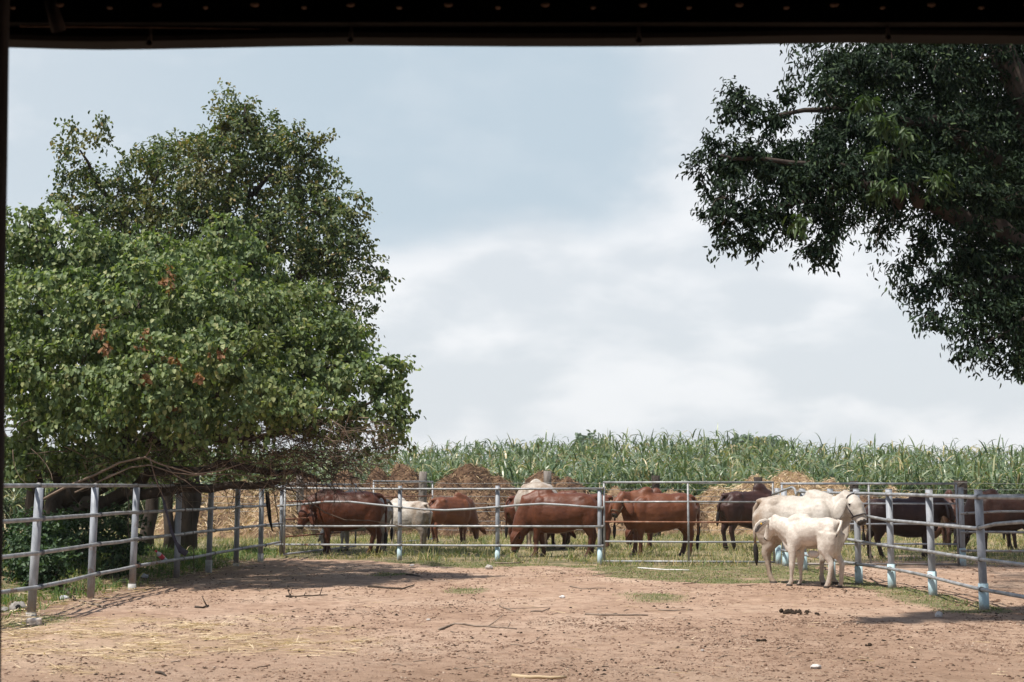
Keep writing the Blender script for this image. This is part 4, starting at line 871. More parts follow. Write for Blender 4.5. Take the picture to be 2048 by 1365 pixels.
    limb(mb, [(8.2, 17.3, 3.2), at(2150, 560, 16.4), at(2020, 480, 15.9), at(1900, 425, 15.6), at(1850, 400, 15.5), at(1790, 395, 15.3), at(1700, 350, 15.2)], .19, .045, 12)
    limb(mb, [(8.3, 17.4, 3.4), at(2120, 330, 16.8), at(2010, 130, 16.6), at(2003, 20, 16.8)], .24, .12, 12)
    limb(mb, [at(2003, 20, 16.8), (8.3, 19, 9.8), (7.6, 22, 11.6), (5.2, 25, 12.8)], .14, .03)  # limbs added to carry the unseen shade foliage
    limb(mb, [(8.3, 19, 9.8), (9, 22, 11.8), (8.4, 27, 13)], .10, .03)
    limb(mb, [at(2010, 330, 16.5), at(1880, 260, 16), at(1720, 210, 15.8), at(1560, 230, 15.6)], .10, .02)
    limb(mb, [at(1850, 400, 15.5), at(1720, 330, 15.2), at(1560, 330, 15), at(1440, 310, 14.9)], .06, .015)
    limb(mb, [at(1700, 350, 15.2), at(1600, 400, 15), at(1500, 420, 14.8)], .035, .01)
    limb(mb, [at(2150, 560, 16.4), at(2020, 560, 15.6), at(1900, 590, 15.2)], .07, .02)
    limb(mb, [at(2120, 600, 16), at(2040, 650, 15.3), at(1960, 690, 15.1)], .05, .012)
    mb.build('trunk', MAT['bark'], root)
    vn = MB(); r3 = np.random.RandomState(3)
    for px, py, l in ((1785, 290, 32), (1808, 292, 40), (1752, 380, 70), (1790, 395, 60), (1560, 455, 20), (1655, 380, 60), (1600, 420, 90), (1440, 460, 30), (1485, 460, 35), (1700, 470, 0), (1758, 450, 50)):
        if not l: continue
        pts = [at(px+r3.uniform(-5, 5)*k, py+l*k/4, 14.9) for k in range(5)]; vn.tube(pts, [.005, .004, .004, .003, .002], 4)
    vn.build('hanging_stems', MAT['twig_dark'], root)
right_tree()

def far_tree(px, py, w, h, D, label):
    p = flat(px, D, 0); p.z = gz(p.x, D); root = empty('distant_tree', p, label, 'tree', 'distant trees beyond the cane')
    r_ = np.random.RandomState(int(px)); q = at(px, py, D); W_ = w/F*D; H_ = h/F*D
    L = [(Vector((p.x+r_.uniform(-.55, .55)*W_, D+r_.uniform(-.4, .4)*W_, q.z-H_*r_.uniform(.35, 1.1))), Vector((W_*r_.uniform(.32, .5), W_*.4, H_*r_.uniform(.28, .4))), 1) for _ in range(7)]
    crown(None, L, 2.2, 22, .55, .40, .8, MAT['far_leaf'], root, r_, .3, 'broad', .3)
    mb = MB(); limb(mb, [(p.x, D, p.z-.2), (p.x, D, q.z-H_)], .35, .2); mb.build('trunk', MAT['bark'], root)
far_tree(1175, 871, 32, 26, 150, 'hazy rounded treetop above the cane near the centre')
far_tree(1487, 873, 26, 22, 170, 'hazy treetop above the cane, left of the pair over the white cow')
far_tree(1535, 877, 24, 20, 175, 'hazy treetop above the cane, right of the pair over the white cow')

# undergrowth below the left tree
def shrub(px, py, D, r, n, label, h=.5):
    p = flat(px, D, 0); p.z = gz(p.x, D); root = empty('undergrowth_bush', p, label, 'bush', 'bushes under the left tree')
    r_ = np.random.RandomState(int(px+py)); Lw = [(Vector((p.x+r_.normal(0, r*.5), D+r_.normal(0, r*.4), p.z+h*r_.uniform(.35, .8))), Vector((r*.5, r*.5, h*.4)), 1) for _ in range(5)]
    crown('leaves', Lw, n*1.5, 14, .07, .045, .11, MAT['leaf_under'], root, r_, .2, 'broad', .3, zmin=.05)
    mb = MB()
    for l in Lw: mb.tube([(p.x, p.y, p.z-.05), tuple(l[0]+Vector((0, 0, -.1))), tuple(l[0])], [.012, .009, .005], 5)
    mb.build('stems', MAT['twig_dark'], root)
shrub(35, 1080, 20.5, .55, 22, 'dark leafy bush behind the first post of the left fence, at the picture edge', .9)
shrub(95, 1090, 19.9, .35, 26, 'pale green leafy plant just right of the first post of the left fence', .55)
shrub(215, 1010, 22.5, .45, 14, 'loose leafy bush hanging behind the second post of the left fence', 1.3)
shrub(150, 1040, 23.5, .6, 16, 'leafy bush in shade between the first two posts of the left fence', .9)

# ------------------------------------------------------------------ cattle
def sec_tube(mb, secs, n=14):   # (x, y, z, r_up, r_side)
    mb.tube([s[:3] for s in secs], [(s[3], s[4]) for s in secs], n)
def make_cow(name, label, cat, loc, head, s, mat, pose='down', yaw=0., stretch=1., fat=1., hump=1., dewlap=1., legs=(0, 0, 0, 0), ears=True, tail=None, halter=False, eartag=False, deep=1.07, eark=1.15, legk=1.0, group='cattle in the pens', vox=.02, fore_dark=None):
    """x forward, y left, z up; unit animal 1.35 m at the back"""
    mb = MB()
    stretch *= .88
    X = lambda x: x*stretch
    body = [(-.80, 0, 1.11, .12, .09), (-.77, 0, 1.09, .20, .17), (-.68, 0, 1.055, .27, .245*fat), (-.52, 0, 1.03, .315, .285*fat), (-.34, 0, .99, .345, .285*fat), (-.12, 0, .955, .375, .31*fat), (.10, 0, .935, .39, .315*fat), (.30, 0, .94, .395, .295*fat), (.46, 0, .955, .375, .26*fat), (.60, 0, .98, .31, .205*fat), (.70, 0, 1.0, .22, .14)]
    sec_tube(mb, [(X(a), b, c+d*(1-deep), d*deep, e) for a, b, c, d, e in body], 20)
    for sy in (-1, 1):
        mb.ell((X(.44), sy*.17*fat, .93), (.18, .115, .33*min(1, deep+.05)), None, 12, 10)     # shoulder
        mb.ell((X(-.56), sy*.15*fat, .90), (.24*legk, .14, .34), None, 12, 10)    # thigh
        mb.ell((X(-.42), sy*.16*fat, 1.215), (.11, .08, .075), None, 10, 8)   # hip bone
    if hump: mb.ell((X(-.66), 0, 1.24), (.15, .09, .06), None, 12, 8)
    if hump:
        h = hump; mb.ell((X(.36), 0, 1.27), (.26, .13, .13), None, 14, 10); mb.ell((X(.34), 0, 1.28+.07*h), (.20, .105, .08+.075*h), Matrix.Rotation(.35, 3, 'Y'), 14, 10); mb.ell((X(.30), 0, 1.30+.13*h), (.11, .07, .05+.05*h), Matrix.Rotation(.2, 3, 'Y'), 12, 8)
    # legs
    L = []
    for i, (sx, sy) in enumerate(((1, 1), (1, -1), (-1, 1), (-1, -1))):
        dx = legs[i]
        if sx > 0:
            x = X(.47); y = .145*sy
            p = [(x, y, .95, .13, .085), (x+.01, y, .78, .105, .075), (x+dx*.25, y, .62, .072, .058), (x+dx*.5, y*.97, .47, .05, .045), (x+dx*.55+.008, y*.97, .40, .052, .047), (x+dx*.62, y*.97, .33, .038, .036), (x+dx*.85, y*.97, .19, .033, .031), (x+dx*.95, y*.97, .125, .041, .038), (x+dx+.02, y*.97, .075, .038, .036), (x+dx+.035, y*.97, .045, .050, .044), (x+dx+.045, y*.97, .0, .062, .052)]
        else:
            x = X(-.60); y = .145*sy
            p = [(x+.02, y, 1.05, .20, .10), (x+.04, y, .88, .19, .105), (x+.07+dx*.2, y, .73, .135, .09), (x+.0+dx*.45, y, .60, .082, .062), (x-.055+dx*.55, y*.97, .50, .058, .046), (x-.07+dx*.62, y*.97, .44, .052, .042), (x-.055+dx*.7, y*.97, .36, .040, .037), (x-.035+dx*.85, y*.97, .20, .036, .033), (x-.025+dx*.95, y*.97, .13, .043, .039), (x+dx, y*.97, .08, .038, .036), (x+.015+dx, y*.97, .045, .050, .044), (x+.025+dx, y*.97, .0, .062, .052)]
        mb.tube([q[:3] for q in p], [(q[3]*1.32*legk, q[4]*1.30*legk) for q in p], 10, up=(1, 0, 0)); L.append((p[-1][0], p[-1][1]))
    # neck and head
    HP = {'down': ((.98, .0, .70), (1.10, 0, .28)), 'graze': ((.84, 0, .56), (.94, 0, .11)), 'low': ((.86, 0, .98), (1.02, 0, .56)), 'level': ((.88, 0, 1.22), (1.12, 0, .84)), 'up': ((.80, 0, 1.31), (1.05, 0, .92)), 'nurse': ((.86, .0, 1.27), (1.10, 0, .88))}[pose]
    pol, nos = Vector(HP[0]), Vector(HP[1]); pv = Vector((.60, 0, 1.05))
    def yw(p, f=1.): 
        p = Vector(p); r_ = Matrix.Rotation(yaw*f, 3, 'Z'); return pv+r_ @ (p-pv)
    def yh(p): return yw(p, 1.0)
    pol2, nos2 = yw(pol, .6), None
    hd = Matrix.Rotation(yaw, 3, 'Z') @ (nos-pol); nos2 = pol2+hd
    d = hd.normalized(); side = Matrix.Rotation(yaw, 3, 'Z') @ Vector((0, 1, 0)); upv = d.cross(side)*-1
    if upv.z < 0 and pose not in ('graze', 'down'): upv = -upv
    hl = hd.length
    n0 = Vector((X(.42), 0, 1.06)); n1 = Vector((X(.62), 0, 1.09 if pose in ('up', 'level') else 1.03)); n2 = yw(Vector((X(.62), 0, 1.09)).lerp(pol, .5), .3)-Vector((0, 0, .02))
    nk = {'up': .93, 'nurse': .78}.get(pose, 1.)
    if pose == 'up': n2.z -= .05
    mb.tube([n0, n1, n2, pol2-Vector((0, 0, .03))-d*.02, pol2+d*.08], [(a_*nk, b_*nk) for a_, b_ in [(.36, .19), (.31, .165), (.235, .135), (.175, .11), (.11, .09)]], 14, up=(0, 0, 1))
    hs = [(-.04, .075, .065, 0), (.06, .115, .10, 0), (.20, .14, .115, -.01), (.36, .15, .118, -.018), (.52, .128, .096, -.015), (.68, .104, .078, -.010), (.82, .090, .072, -.008), (.93, .083, .073, -.008), (1.0, .055, .055, -.008)]
    mb.tube([pol2+d*(t*hl)+upv*o_ for t, a, b_, o_ in hs], [(a, b_) for t, a, b_, o_ in hs], 14, up=upv)
    for sg in (-1, 1): mb.ell(pol2+d*hl*.30+side*sg*.100+upv*.05, (.035, .022, .028), None, 8, 6)
    if dewlap:   # thin hanging fold from throat to brisket
        th = pol2+d*.12-upv*.10 if pose in ('up', 'level', 'nurse', 'low') else pol2.lerp(n1, .25)-Vector((0, 0, .10))
        b1 = n1.lerp(pol2, .35)-Vector((0, 0, .27 if pose in ('up', 'level') else .16)); b2 = Vector((X(.58), 0, .70)); b3 = Vector((X(.42), 0, .64))
        w = .12*dewlap; mb.tube([th, b1-Vector((0, 0, w*.4)), b2.lerp(b1, .4)-Vector((0, 0, w*.4)), b2, b3], [(.045, .03), (w, .026), (w*1.1, .032), (w*.95, .045), (.06, .06)], 12, up=(0, 0, 1))
    mb.ell((X(-.05), 0, .64), (.13, .05, .06*dewlap+.02), None, 10, 8)     # navel fold
    me = mb.mesh('cow_raw'); o = bpy.data.objects.new(name, me); C.objects.link(o)
    r_ = o.modifiers.new('r', 'REMESH'); r_.mode = 'VOXEL'; r_.voxel_size = vox
    sm_ = o.modifiers.new('s', 'SMOOTH'); sm_.factor = .5; sm_.iterations = 5
    dg = bpy.context.evaluated_depsgraph_get(); dg.update(); me2 = bpy.data.meshes.new_from_object(o.evaluated_get(dg)); o.modifiers.clear(); o.data = me2; me2.name = name
    bm = bmesh.new(); bm.from_mesh(me2)
    # gentle muscle and skin-fold relief
    for v in bm.verts:
        q = v.co*3.1; v.co += v.normal*(.020*noise.noise(q+Vector((s*9, head, 0)))+.008*noise.noise(Vector((q.x*2.6, q.y*2.6, q.z*1.3)))+.003*noise.noise(q*6))
        if v.co.z < .02: v.co.z = max(v.co.z, 0)
    for f in bm.faces:
        c = f.calc_center_median(); f.smooth = True
        if c.z < .065: f.material_index = 1
        elif (c-nos2).length < .085 and (c-pol2).dot(d) > hl*.86: f.material_index = 2
    add = MB()
    for sg in (-1, 1):
        e = pol2+d*hl*.31+side*sg*.116+upv*.035; add.ell(e, (.022, .018, .018), None, 8, 6, 3)
        nn = pol2+d*hl*.985+side*sg*.032+upv*.005; add.ell(nn, (.014, .010, .010), None, 6, 5, 3)
    if ears:
        for sg in (-1, 1):
            a = pol2+d*.045+side*sg*.075+upv*.0; out = side*sg; dn = Vector((0, 0, -1)) if pose in ('up', 'level', 'low', 'nurse') else (upv*-.3-d*.1+Vector((0, 0, -.6))).normalized()
            dirs = [(0, 0, .028, .020), (.06, .02, .055, .020), (.12, .08, .072, .017), (.16, .16, .070, .015), (.18, .23, .048, .012), (.185, .275, .016, .008)]
            kk = eark; wide = tuple(d)
            if pose == 'nurse': dirs = [(0, 0, .035, .02), (.09, .0, .06, .018), (.18, .04, .085, .016), (.26, .10, .085, .014), (.31, .16, .06, .012), (.335, .19, .02, .008)]; wide = (0, 0, 1)
            pts = [a+(out*q[0]+dn*q[1]-d*.03*q[1])*kk for q in dirs]; add.tube(pts, [(q[2]*kk, q[3]*kk) for q in dirs], 12, 0, up=wide)
            ins = [p_+(out*.0+d*.012-out*.013) for p_ in pts[1:5]]
            if pose == 'nurse': add.tube([p_-d*.008*kk-Vector((0, 0, .004)) for p_ in pts[1:6]], [(q[2]*.74*kk, q[3]*.75*kk) for q in dirs[1:5]]+[(.008, .006)], 10, 4, up=wide)
    tl = tail or [(-.79, 0, 1.22), (-.86, 0, 1.14), (-.88, 0, .95), (-.87, .0, .75), (-.865, .01, .60)]
    tl = [(X(q[0]), q[1], q[2]) for q in tl]; m_ = len(tl)
    add.tube([(X(-.70), 0, 1.20)]+tl, [(.035, .04), (.036, .036)]+[(.030-.016*i/m_,)*2 for i in range(m_-1)], 8)
    tmp = add.mesh('t'); bm.from_mesh(tmp)
    me2.materials.clear(); bm.to_mesh(me2); bm.free()
    for m in (MAT[mat], MAT['hoof'], MAT['nose'], MAT['eye'], MAT['ear_in']): me2.materials.append(m)
    me2.shade_smooth()
    o.location = (loc[0], loc[1], gz(loc[0], loc[1])-.015); o.rotation_euler.z = R(head); o.scale = (s, s, s)
    tag(o, label, cat, group)
    def child(nm, mb_, mt):
        me_ = mb_.mesh(nm); me_.shade_smooth(); c_ = bpy.data.objects.new(nm, me_); C.objects.link(c_); me_.materials.append(MAT[mt]); c_.parent = o; return c_
    e = Vector(tl[-1]); dd = (Vector(tl[-1])-Vector(tl[-2])).normalized()
    k = .55 if cat == 'calf' else 1.
    if not (cat == 'calf' and tail): child('tail_tuft', MB().tube([e-dd*.03, e+dd*.06*k, e+dd*.17*k, e+dd*.27*k, e+dd*.33*k], [.014, .034*k+.004, .040*k, .026*k, .006], 8), 'tuft')
    else: child('tail_tuft', MB().tube([e-dd*.02, e+dd*.04, e+dd*.09], [.014, .02, .006], 8), 'tuft')
    if halter:
        h = MB()
        def ringat(t, ra, rb, r_, tilt=0):
            c_ = pol2+d*(t*hl); pts = [c_+upv*(math.cos(q)*ra)+side*(math.sin(q)*rb)+d*(tilt*math.cos(q)) for q in [2*math.pi*k_/16 for k_ in range(17)]]; h.tube(pts, r_, 6)
        ringat(.70, .110, .086, .011, .03)
        for sg in (-1, 1):
            n_ = pol2+d*hl*.70+side*sg*.088-upv*.02; pk_ = pol2+d*hl*.12+side*sg*.122-upv*.02; tp = pol2-d*.01+upv*.085
            h.tube([n_, n_.lerp(pk_, .5)+side*sg*.012, pk_, pol2+side*sg*.075+upv*.05, tp], .0085, 6)
            h.tube([n_, pol2+d*hl*.62-upv*.12+side*sg*.03, pol2+d*hl*.45-upv*.155], .008, 6)
        h.tube([pol2+d*hl*.45-upv*.155, pol2+d*hl*.15-upv*.17, pol2+d*hl*.10+side*-.10-upv*.04], .009, 6)
        child('halter', h, 'strap' if mat == 'h_white' else 'rope')
    if eartag:
        a = pol2+d*.045+side*.075; p_ = a+side*.13+Vector((0, 0, -.10)); h = MB()
        for sg in (-1, 1):
            p_ = pol2+d*.045+side*sg*(.075+.20*eark)+Vector((0, 0, -.05*eark))-d*.022; 
            if sg > 0 or eartag == 2: h.ell(p_, (.022, .022, .022), None, 10, 8)
        child('ear_tag', h, 'tag')
    return o
def foot(px, py, dx=0): g = gnd(px, py); return (g.x+dx, g.y)
g1 = 'brown and white cattle behind the pipe fences'
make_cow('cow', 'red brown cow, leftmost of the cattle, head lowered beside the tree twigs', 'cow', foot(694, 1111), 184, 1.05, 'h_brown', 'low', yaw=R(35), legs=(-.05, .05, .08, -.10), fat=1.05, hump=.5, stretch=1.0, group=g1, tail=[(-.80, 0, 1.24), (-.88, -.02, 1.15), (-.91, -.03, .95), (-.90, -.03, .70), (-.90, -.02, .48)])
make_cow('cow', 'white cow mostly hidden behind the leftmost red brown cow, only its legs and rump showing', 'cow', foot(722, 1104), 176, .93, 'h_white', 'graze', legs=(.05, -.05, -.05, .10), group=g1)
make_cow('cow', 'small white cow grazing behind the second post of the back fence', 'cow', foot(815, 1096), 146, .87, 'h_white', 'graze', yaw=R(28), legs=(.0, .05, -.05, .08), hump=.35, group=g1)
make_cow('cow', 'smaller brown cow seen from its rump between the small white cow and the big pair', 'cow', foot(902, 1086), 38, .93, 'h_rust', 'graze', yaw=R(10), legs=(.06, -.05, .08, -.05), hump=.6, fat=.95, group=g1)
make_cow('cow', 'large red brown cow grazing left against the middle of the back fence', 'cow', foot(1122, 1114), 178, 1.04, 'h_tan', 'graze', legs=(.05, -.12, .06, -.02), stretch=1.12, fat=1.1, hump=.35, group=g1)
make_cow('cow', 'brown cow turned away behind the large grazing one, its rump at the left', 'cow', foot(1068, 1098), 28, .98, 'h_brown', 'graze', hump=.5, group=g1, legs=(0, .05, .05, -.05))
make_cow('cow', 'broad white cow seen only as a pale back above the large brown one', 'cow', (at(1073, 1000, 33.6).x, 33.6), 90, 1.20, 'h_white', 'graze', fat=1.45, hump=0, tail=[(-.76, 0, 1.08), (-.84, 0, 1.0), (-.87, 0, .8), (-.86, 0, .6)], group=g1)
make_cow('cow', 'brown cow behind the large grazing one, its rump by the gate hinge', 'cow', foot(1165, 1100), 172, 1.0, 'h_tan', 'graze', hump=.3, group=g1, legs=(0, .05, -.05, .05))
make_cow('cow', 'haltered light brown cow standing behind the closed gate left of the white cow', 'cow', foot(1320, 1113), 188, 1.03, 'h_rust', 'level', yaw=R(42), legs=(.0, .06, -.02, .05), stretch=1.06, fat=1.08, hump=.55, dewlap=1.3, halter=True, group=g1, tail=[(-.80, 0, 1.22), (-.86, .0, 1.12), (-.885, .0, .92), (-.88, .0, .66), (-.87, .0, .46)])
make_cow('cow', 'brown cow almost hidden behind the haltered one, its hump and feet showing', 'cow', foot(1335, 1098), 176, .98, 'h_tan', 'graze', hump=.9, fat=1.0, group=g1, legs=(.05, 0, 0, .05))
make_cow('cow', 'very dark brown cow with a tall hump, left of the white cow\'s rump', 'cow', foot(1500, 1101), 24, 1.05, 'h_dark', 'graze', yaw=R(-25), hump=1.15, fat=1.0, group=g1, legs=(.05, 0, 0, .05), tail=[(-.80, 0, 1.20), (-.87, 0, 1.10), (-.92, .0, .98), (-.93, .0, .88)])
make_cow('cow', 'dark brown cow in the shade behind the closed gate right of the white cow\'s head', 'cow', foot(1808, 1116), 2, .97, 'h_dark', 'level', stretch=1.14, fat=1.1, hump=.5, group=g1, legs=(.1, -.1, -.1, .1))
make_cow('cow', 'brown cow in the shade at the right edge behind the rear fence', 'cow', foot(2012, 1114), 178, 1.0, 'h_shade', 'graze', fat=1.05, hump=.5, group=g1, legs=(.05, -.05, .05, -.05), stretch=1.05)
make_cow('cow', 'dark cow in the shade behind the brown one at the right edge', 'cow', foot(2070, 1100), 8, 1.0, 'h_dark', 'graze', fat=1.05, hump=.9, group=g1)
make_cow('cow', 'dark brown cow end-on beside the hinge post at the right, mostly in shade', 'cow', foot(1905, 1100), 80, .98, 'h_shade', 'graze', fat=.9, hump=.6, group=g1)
# white cow and nursing calf in the yard
wc = (gnd(1593, 1165).x, 22.12)
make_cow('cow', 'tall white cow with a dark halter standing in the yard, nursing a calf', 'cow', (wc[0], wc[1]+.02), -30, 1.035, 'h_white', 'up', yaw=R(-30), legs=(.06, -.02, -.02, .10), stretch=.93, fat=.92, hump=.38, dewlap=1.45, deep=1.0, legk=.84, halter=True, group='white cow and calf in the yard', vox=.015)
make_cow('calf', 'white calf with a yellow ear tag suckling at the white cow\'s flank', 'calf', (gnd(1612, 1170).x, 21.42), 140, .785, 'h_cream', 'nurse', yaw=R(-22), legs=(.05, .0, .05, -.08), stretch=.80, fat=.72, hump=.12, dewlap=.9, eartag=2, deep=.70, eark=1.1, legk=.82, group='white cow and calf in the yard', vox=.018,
         tail=[(-.80, 0, 1.27), (-.88, -.0, 1.26), (-.90, .06, 1.19), (-.88, .12, 1.10), (-.85, .15, 1.03)])

# ------------------------------------------------------------------ sticks, stones and litter lying about
def stick(label, path, r0, mat='stick', lift=None, forks=(), grp='fallen sticks on the dirt'):
    pts = []
    for i, q in enumerate(path):
        g = gnd(q[0], q[1]); z = gz(g.x, g.y)+r0*.6+(q[2] if len(q) > 2 else 0); pts.append(Vector((g.x, g.y, z)))
    n = len(pts); mb = MB(); fine = []
    for a, b in zip(pts[:-1], pts[1:]): fine += [a, a.lerp(b, .5)+Vector((random.uniform(-.01, .01), random.uniform(-.03, .03), random.uniform(0, .008)))]
    fine.append(pts[-1]); m = len(fine); mb.tube(fine, [r0*(1-.55*i/m) for i in range(m)], 6)
    for (i, dx, dy, dz) in forks:
        p = fine[i]; mb.tube([p, p+Vector((dx*.5, dy*.4, dz*.45)), p+Vector((dx, dy, dz))], [r0*.6, r0*.5, r0*.25], 5)
    o = mb.build('fallen_stick', MAT[mat]); tag(o, label, 'stick', grp); return o
stick('forked dead branch with upturned ends lying in the tree shade', [(572, 1196), (590, 1195), (625, 1193), (655, 1190)], .012, 'twig_dark', forks=[(1, -.06, 0, .17), (1, .02, 0, .08), (5, .05, 0, .16), (3, .02, .05, .06)])
stick('dark crooked stick at the foot of the second post of the left fence', [(118, 1186, .05), (148, 1203, .01), (152, 1205)], .022, 'twig_dark')
stick('brown stick just right of the dark crooked one by the left fence', [(160, 1206), (185, 1212), (207, 1219)], .018)
stick('long grey stick lying in the middle of the lower dirt', [(878, 1262), (908, 1253), (950, 1256), (1000, 1258), (1034, 1260)], .013, 'stick', forks=[(5, .16, .0, .12), (7, .03, 0, .06)])
stick('straight brown stick right of centre on the dirt', [(1172, 1231), (1200, 1232), (1250, 1234), (1296, 1232)], .014)
stick('thin bent stick pair below the middle of the back fence', [(1000, 1213), (1030, 1222)], .010, forks=[(1, .5, .2, .0)])
stick('slanting short stick right of the thin bent pair', [(1062, 1223), (1085, 1220), (1100, 1214)], .010)
stick('dark curved branch lying on dug soil left of centre', [(736, 1176), (770, 1178), (805, 1179), (828, 1174)], .018, 'twig_dark')
stick('short dark green stick near the second back fence post', [(812, 1153), (840, 1154)], .016, 'twig_dark')
stick('forked brown twig lying in the grass before the gate', [(1185, 1150), (1225, 1146), (1262, 1140)], .010, 'stick', forks=[(4, .0, .0, .14), (3, .14, -.2, .0)])
stick('white thin pipe lying in the grass in front of the closed gate', [(1276, 1137), (1330, 1140), (1378, 1142)], .014, 'litter')
stick('pale twig lying at the grass edge left of the white cow', [(1366, 1172), (1390, 1169), (1412, 1160, .06)], .009, 'twig', forks=[(1, .12, .2, .02)])
stick('thin brown stick on the grass edge below the gate', [(1140, 1175), (1165, 1181), (1212, 1180)], .010)
stick('thin stick lying on the right part of the dirt', [(1316, 1219), (1350, 1220), (1386, 1218)], .010)
stick('pale bark strip at the bottom edge of the picture', [(1025, 1354), (1060, 1358), (1100, 1358), (1132, 1355)], .018, 'straw')
stick('brown stick with a pale leaf in the sunny strip left of centre', [(390, 1219), (405, 1219), (417, 1215)], .016, 'twig_dark', forks=[(3, -.06, 0, .12)])
stick('short dark stick in the lower left straw', [(312, 1346), (332, 1352)], .012, 'twig_dark')
stick('pale stick lying on the grass left of the white cow\'s hind feet', [(1474, 1174), (1495, 1174), (1515, 1174)], .011, 'twig')
stick('grey board lying in the grass under the middle of the back fence', [(990, 1128), (1020, 1128), (1046, 1126)], .02, 'stick')
tw = MB()
for i in range(60):
    px = random.uniform(60, 1900); py = random.uniform(1165, 1345); l = random.uniform(8, 26)
    if px < 400 and py < 1215: continue
    a, b = gnd(px, py), gnd(px+l, py+random.uniform(-5, 5)); a.z = gz(a.x, a.y)+.006; b.z = gz(b.x, b.y)+.008; m_ = a.lerp(b, .5)+Vector((0, random.uniform(-.03, .03), .006)); q = random.uniform(.003, .007)
    tw.tube([a, m_, b], [q, q*.8, q*.4], 5)
tag(tw.build('dry_twigs', MAT['stick']), 'tiny dry twigs scattered all over the dirt of the yard', 'twigs', kind='stuff')
def lump(name, label, cat, px, py, r, mat, grp=None, jit=.35, z=0):
    g = gnd(px, py); o = MB().ell((g.x, g.y, gz(g.x, g.y)+r[2]*.6+z), r, Matrix.Rotation(px, 3, 'Z'), 12, 9, 0, jit).build(name, MAT[mat], None, False); return tag(o, label, cat, grp)
lump('stone', 'flat pale stone on the grass below the third post of the back fence', 'stone', 978, 1138, (.09, .06, .05), 'stone', 'pale stones on the dirt')
lump('stone', 'round pale stone at the right below the curved grass strip', 'stone', 1878, 1234, (.045, .04, .04), 'stone', 'pale stones on the dirt')
lump('stone', 'flat white stone at the lower right of the dirt', 'stone', 1631, 1337, (.05, .035, .02), 'stone', 'pale stones on the dirt')
lump('litter_scrap', 'white scrap on the grass just left of the second back fence post', 'litter', 824, 1131, (.06, .03, .02), 'litter')
lump('stone', 'tiny pale stone beside the dug soil left of centre', 'stone', 857, 1242, (.03, .02, .012), 'stone', 'pale stones on the dirt')
lump('stone', 'small pale stone at centre right among the sticks', 'stone', 1125, 1196, (.04, .025, .02), 'litter', 'pale stones on the dirt')
lump('stone', 'tiny white stone in the lower right dirt, left of the flat white one', 'stone', 1405, 1304, (.016, .014, .012), 'stone', 'pale stones on the dirt')
g = gnd(68, 1250); o = MB().box((g.x, g.y, gz(g.x, g.y)+.035), (.16, .11, .085), Matrix.Rotation(.3, 3, 'Z')).build('brick', MAT['brick'], None, False)
bv = o.modifiers.new('b', 'BEVEL'); bv.width = .018; bv.segments = 2; tag(o, 'broken pale brick on the ground before the first post of the left fence', 'brick')
g = gnd(36, 1222); rt = empty('hollow_block', (g.x, g.y, 0), 'grey broken lump with a dark hole beside the first post of the left fence', 'rubble')
z = gz(g.x, g.y); MB().ell((g.x, g.y, z+.04), (.10, .07, .065), None, 14, 10, 0, .55).build('shell', MAT['bone'], rt); MB().ell((g.x+.02, g.y-.055, z+.05), (.035, .025, .03), None, 10, 8, 0, .3).build('hole', MAT['black'], rt)  # black ellipsoid, its colour stands in for the shade inside the hole
lump('stone', 'grey white rock at the left edge behind the first post', 'stone', 8, 1226, (.09, .06, .04), 'bone', 'pale stones on the dirt')
for i, (px, py, n, r_, lb) in enumerate(((1588, 1227, 12, .035, 'dark manure pile on the dirt below the white calf'), (1622, 1231, 4, .02, 'small dark manure scrap right of the dark pile'), (1522, 1282, 6, .022, 'brown manure clump at the lower right of the dirt'), (1735, 1290, 5, .02, 'brown manure clump below the right fence'))):
    g = gnd(px, py); mb = MB()
    for k in range(n):
        mb.ell((g.x+random.gauss(0, r_*2.4), g.y+random.gauss(0, r_*2), gz(g.x, g.y)+r_*.5*random.random()+.004), (r_*random.uniform(.6, 1.2), r_*random.uniform(.6, 1.2), r_*.7), None, 8, 6, 0, .5)
    tag(mb.build('manure_pile', MAT['dung'], None), lb, 'manure', 'manure piles on the dirt')
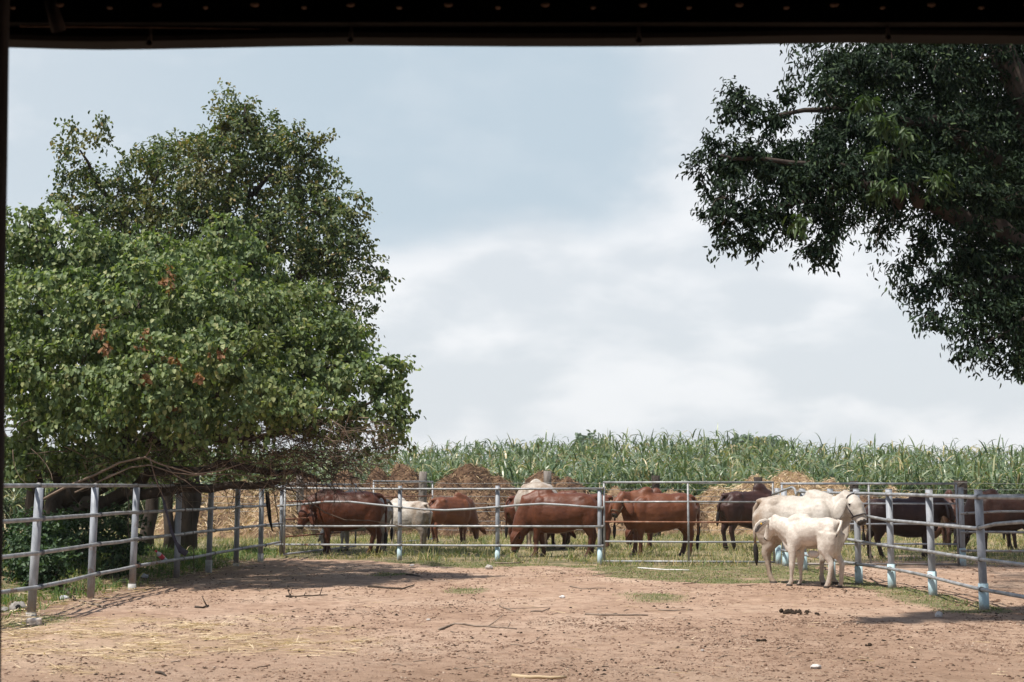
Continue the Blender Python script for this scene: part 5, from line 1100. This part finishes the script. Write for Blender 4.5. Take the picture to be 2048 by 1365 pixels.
# bottle, cloth and rubber strip near the left tree
def bottle():
    p = at(322, 1113, 22.6); a = at(311, 1101, 22.5); b_ = at(334, 1124, 22.7); g = gz(p.x, p.y); dz = 0
    root = empty('plastic_bottle', (p.x, p.y, g), 'plastic bottle with red cap and label lying in the grass behind the left fence', 'bottle')
    d = (b_-a); L = d.length; d.normalize()
    MB().tube([a+d*L*.10, a+d*L*.16, a+d*L*.30, a+d*L*.92, a+d*L], [.014, .018, .037, .037, .030], 12).build('body', MAT['clear'], root)
    MB().tube([a, a+d*L*.11], .017, 10).build('cap', MAT['red'], root)
    MB().tube([a+d*L*.36, a+d*L*.66], .0385, 12).build('label_band', MAT['red'], root)
bottle()
def cloth():
    path = [(324, 985, .014), (329, 1010, .024), (336, 1035, .018), (343, 1062, .026), (352, 1085, .022), (362, 1100, .05), (374, 1108, .05)]
    pts = [at(a, b_, 22.3) for a, b_, w in path]; mb = MB(); mb.tube(pts, [(w, w*.35) for a, b_, w in path], 10, up=(1, 0, 0))
    o = mb.build('hanging_cloth', MAT['cloth']); tag(o, 'dark purple grey rag hanging beside the tree trunk behind the left fence', 'rag')
cloth()
o = MB().tube([at(534, 983, 26.2), at(536, 1005, 26.2), at(540, 1040, 26.2), at(545, 1062, 26.2)], [(.035, .006), (.04, .007), (.032, .006), (.010, .004)], 8, up=(1, 0, 0)).build('rubber_strip', MAT['strap_black'])
tag(o, 'black rubber strip hanging from the fence corner by the tree', 'strip')
for px, py, D, r_, lb, m in ((230, 1042, 23.5, (.10, .06, .035), 'crumpled bluish plastic bag in the shade between the second and third left posts', 'clear'), (290, 1094, 23.0, (.07, .05, .03), 'torn pale plastic scrap in the grass by the tree trunk', 'clear'), (130, 1152, 18.6, (.06, .05, .03), 'pale plastic scrap behind the left fence near the second post', 'clear')):
    p = at(px, py, D); z = gz(p.x, p.y); tag(MB().ell((p.x, p.y, z+r_[2]+.03), r_, None, 12, 9, 0, .6).build('plastic_scrap', MAT[m], None, False), lb, 'litter', 'plastic litter in the tree shade')

# ------------------------------------------------------------------ the air
hz = MB().box((0, 270, 17), (760, 780, 38)).build('haze', None or MAT['wire'], None, False); hz.data.materials.clear()
hm = bpy.data.materials.new('haze_air'); hm.use_nodes = True; n_ = hm.node_tree.nodes; n_.clear(); ho = n_.new('ShaderNodeOutputMaterial'); pv_ = n_.new('ShaderNodeVolumePrincipled')
pv_.inputs['Color'].default_value = (.86, .90, .95, 1); pv_.inputs['Density'].default_value = .00028; hm.node_tree.links.new(pv_.outputs[0], ho.inputs['Volume'])
hz.data.materials.append(hm); tag(hz, kind='stuff')
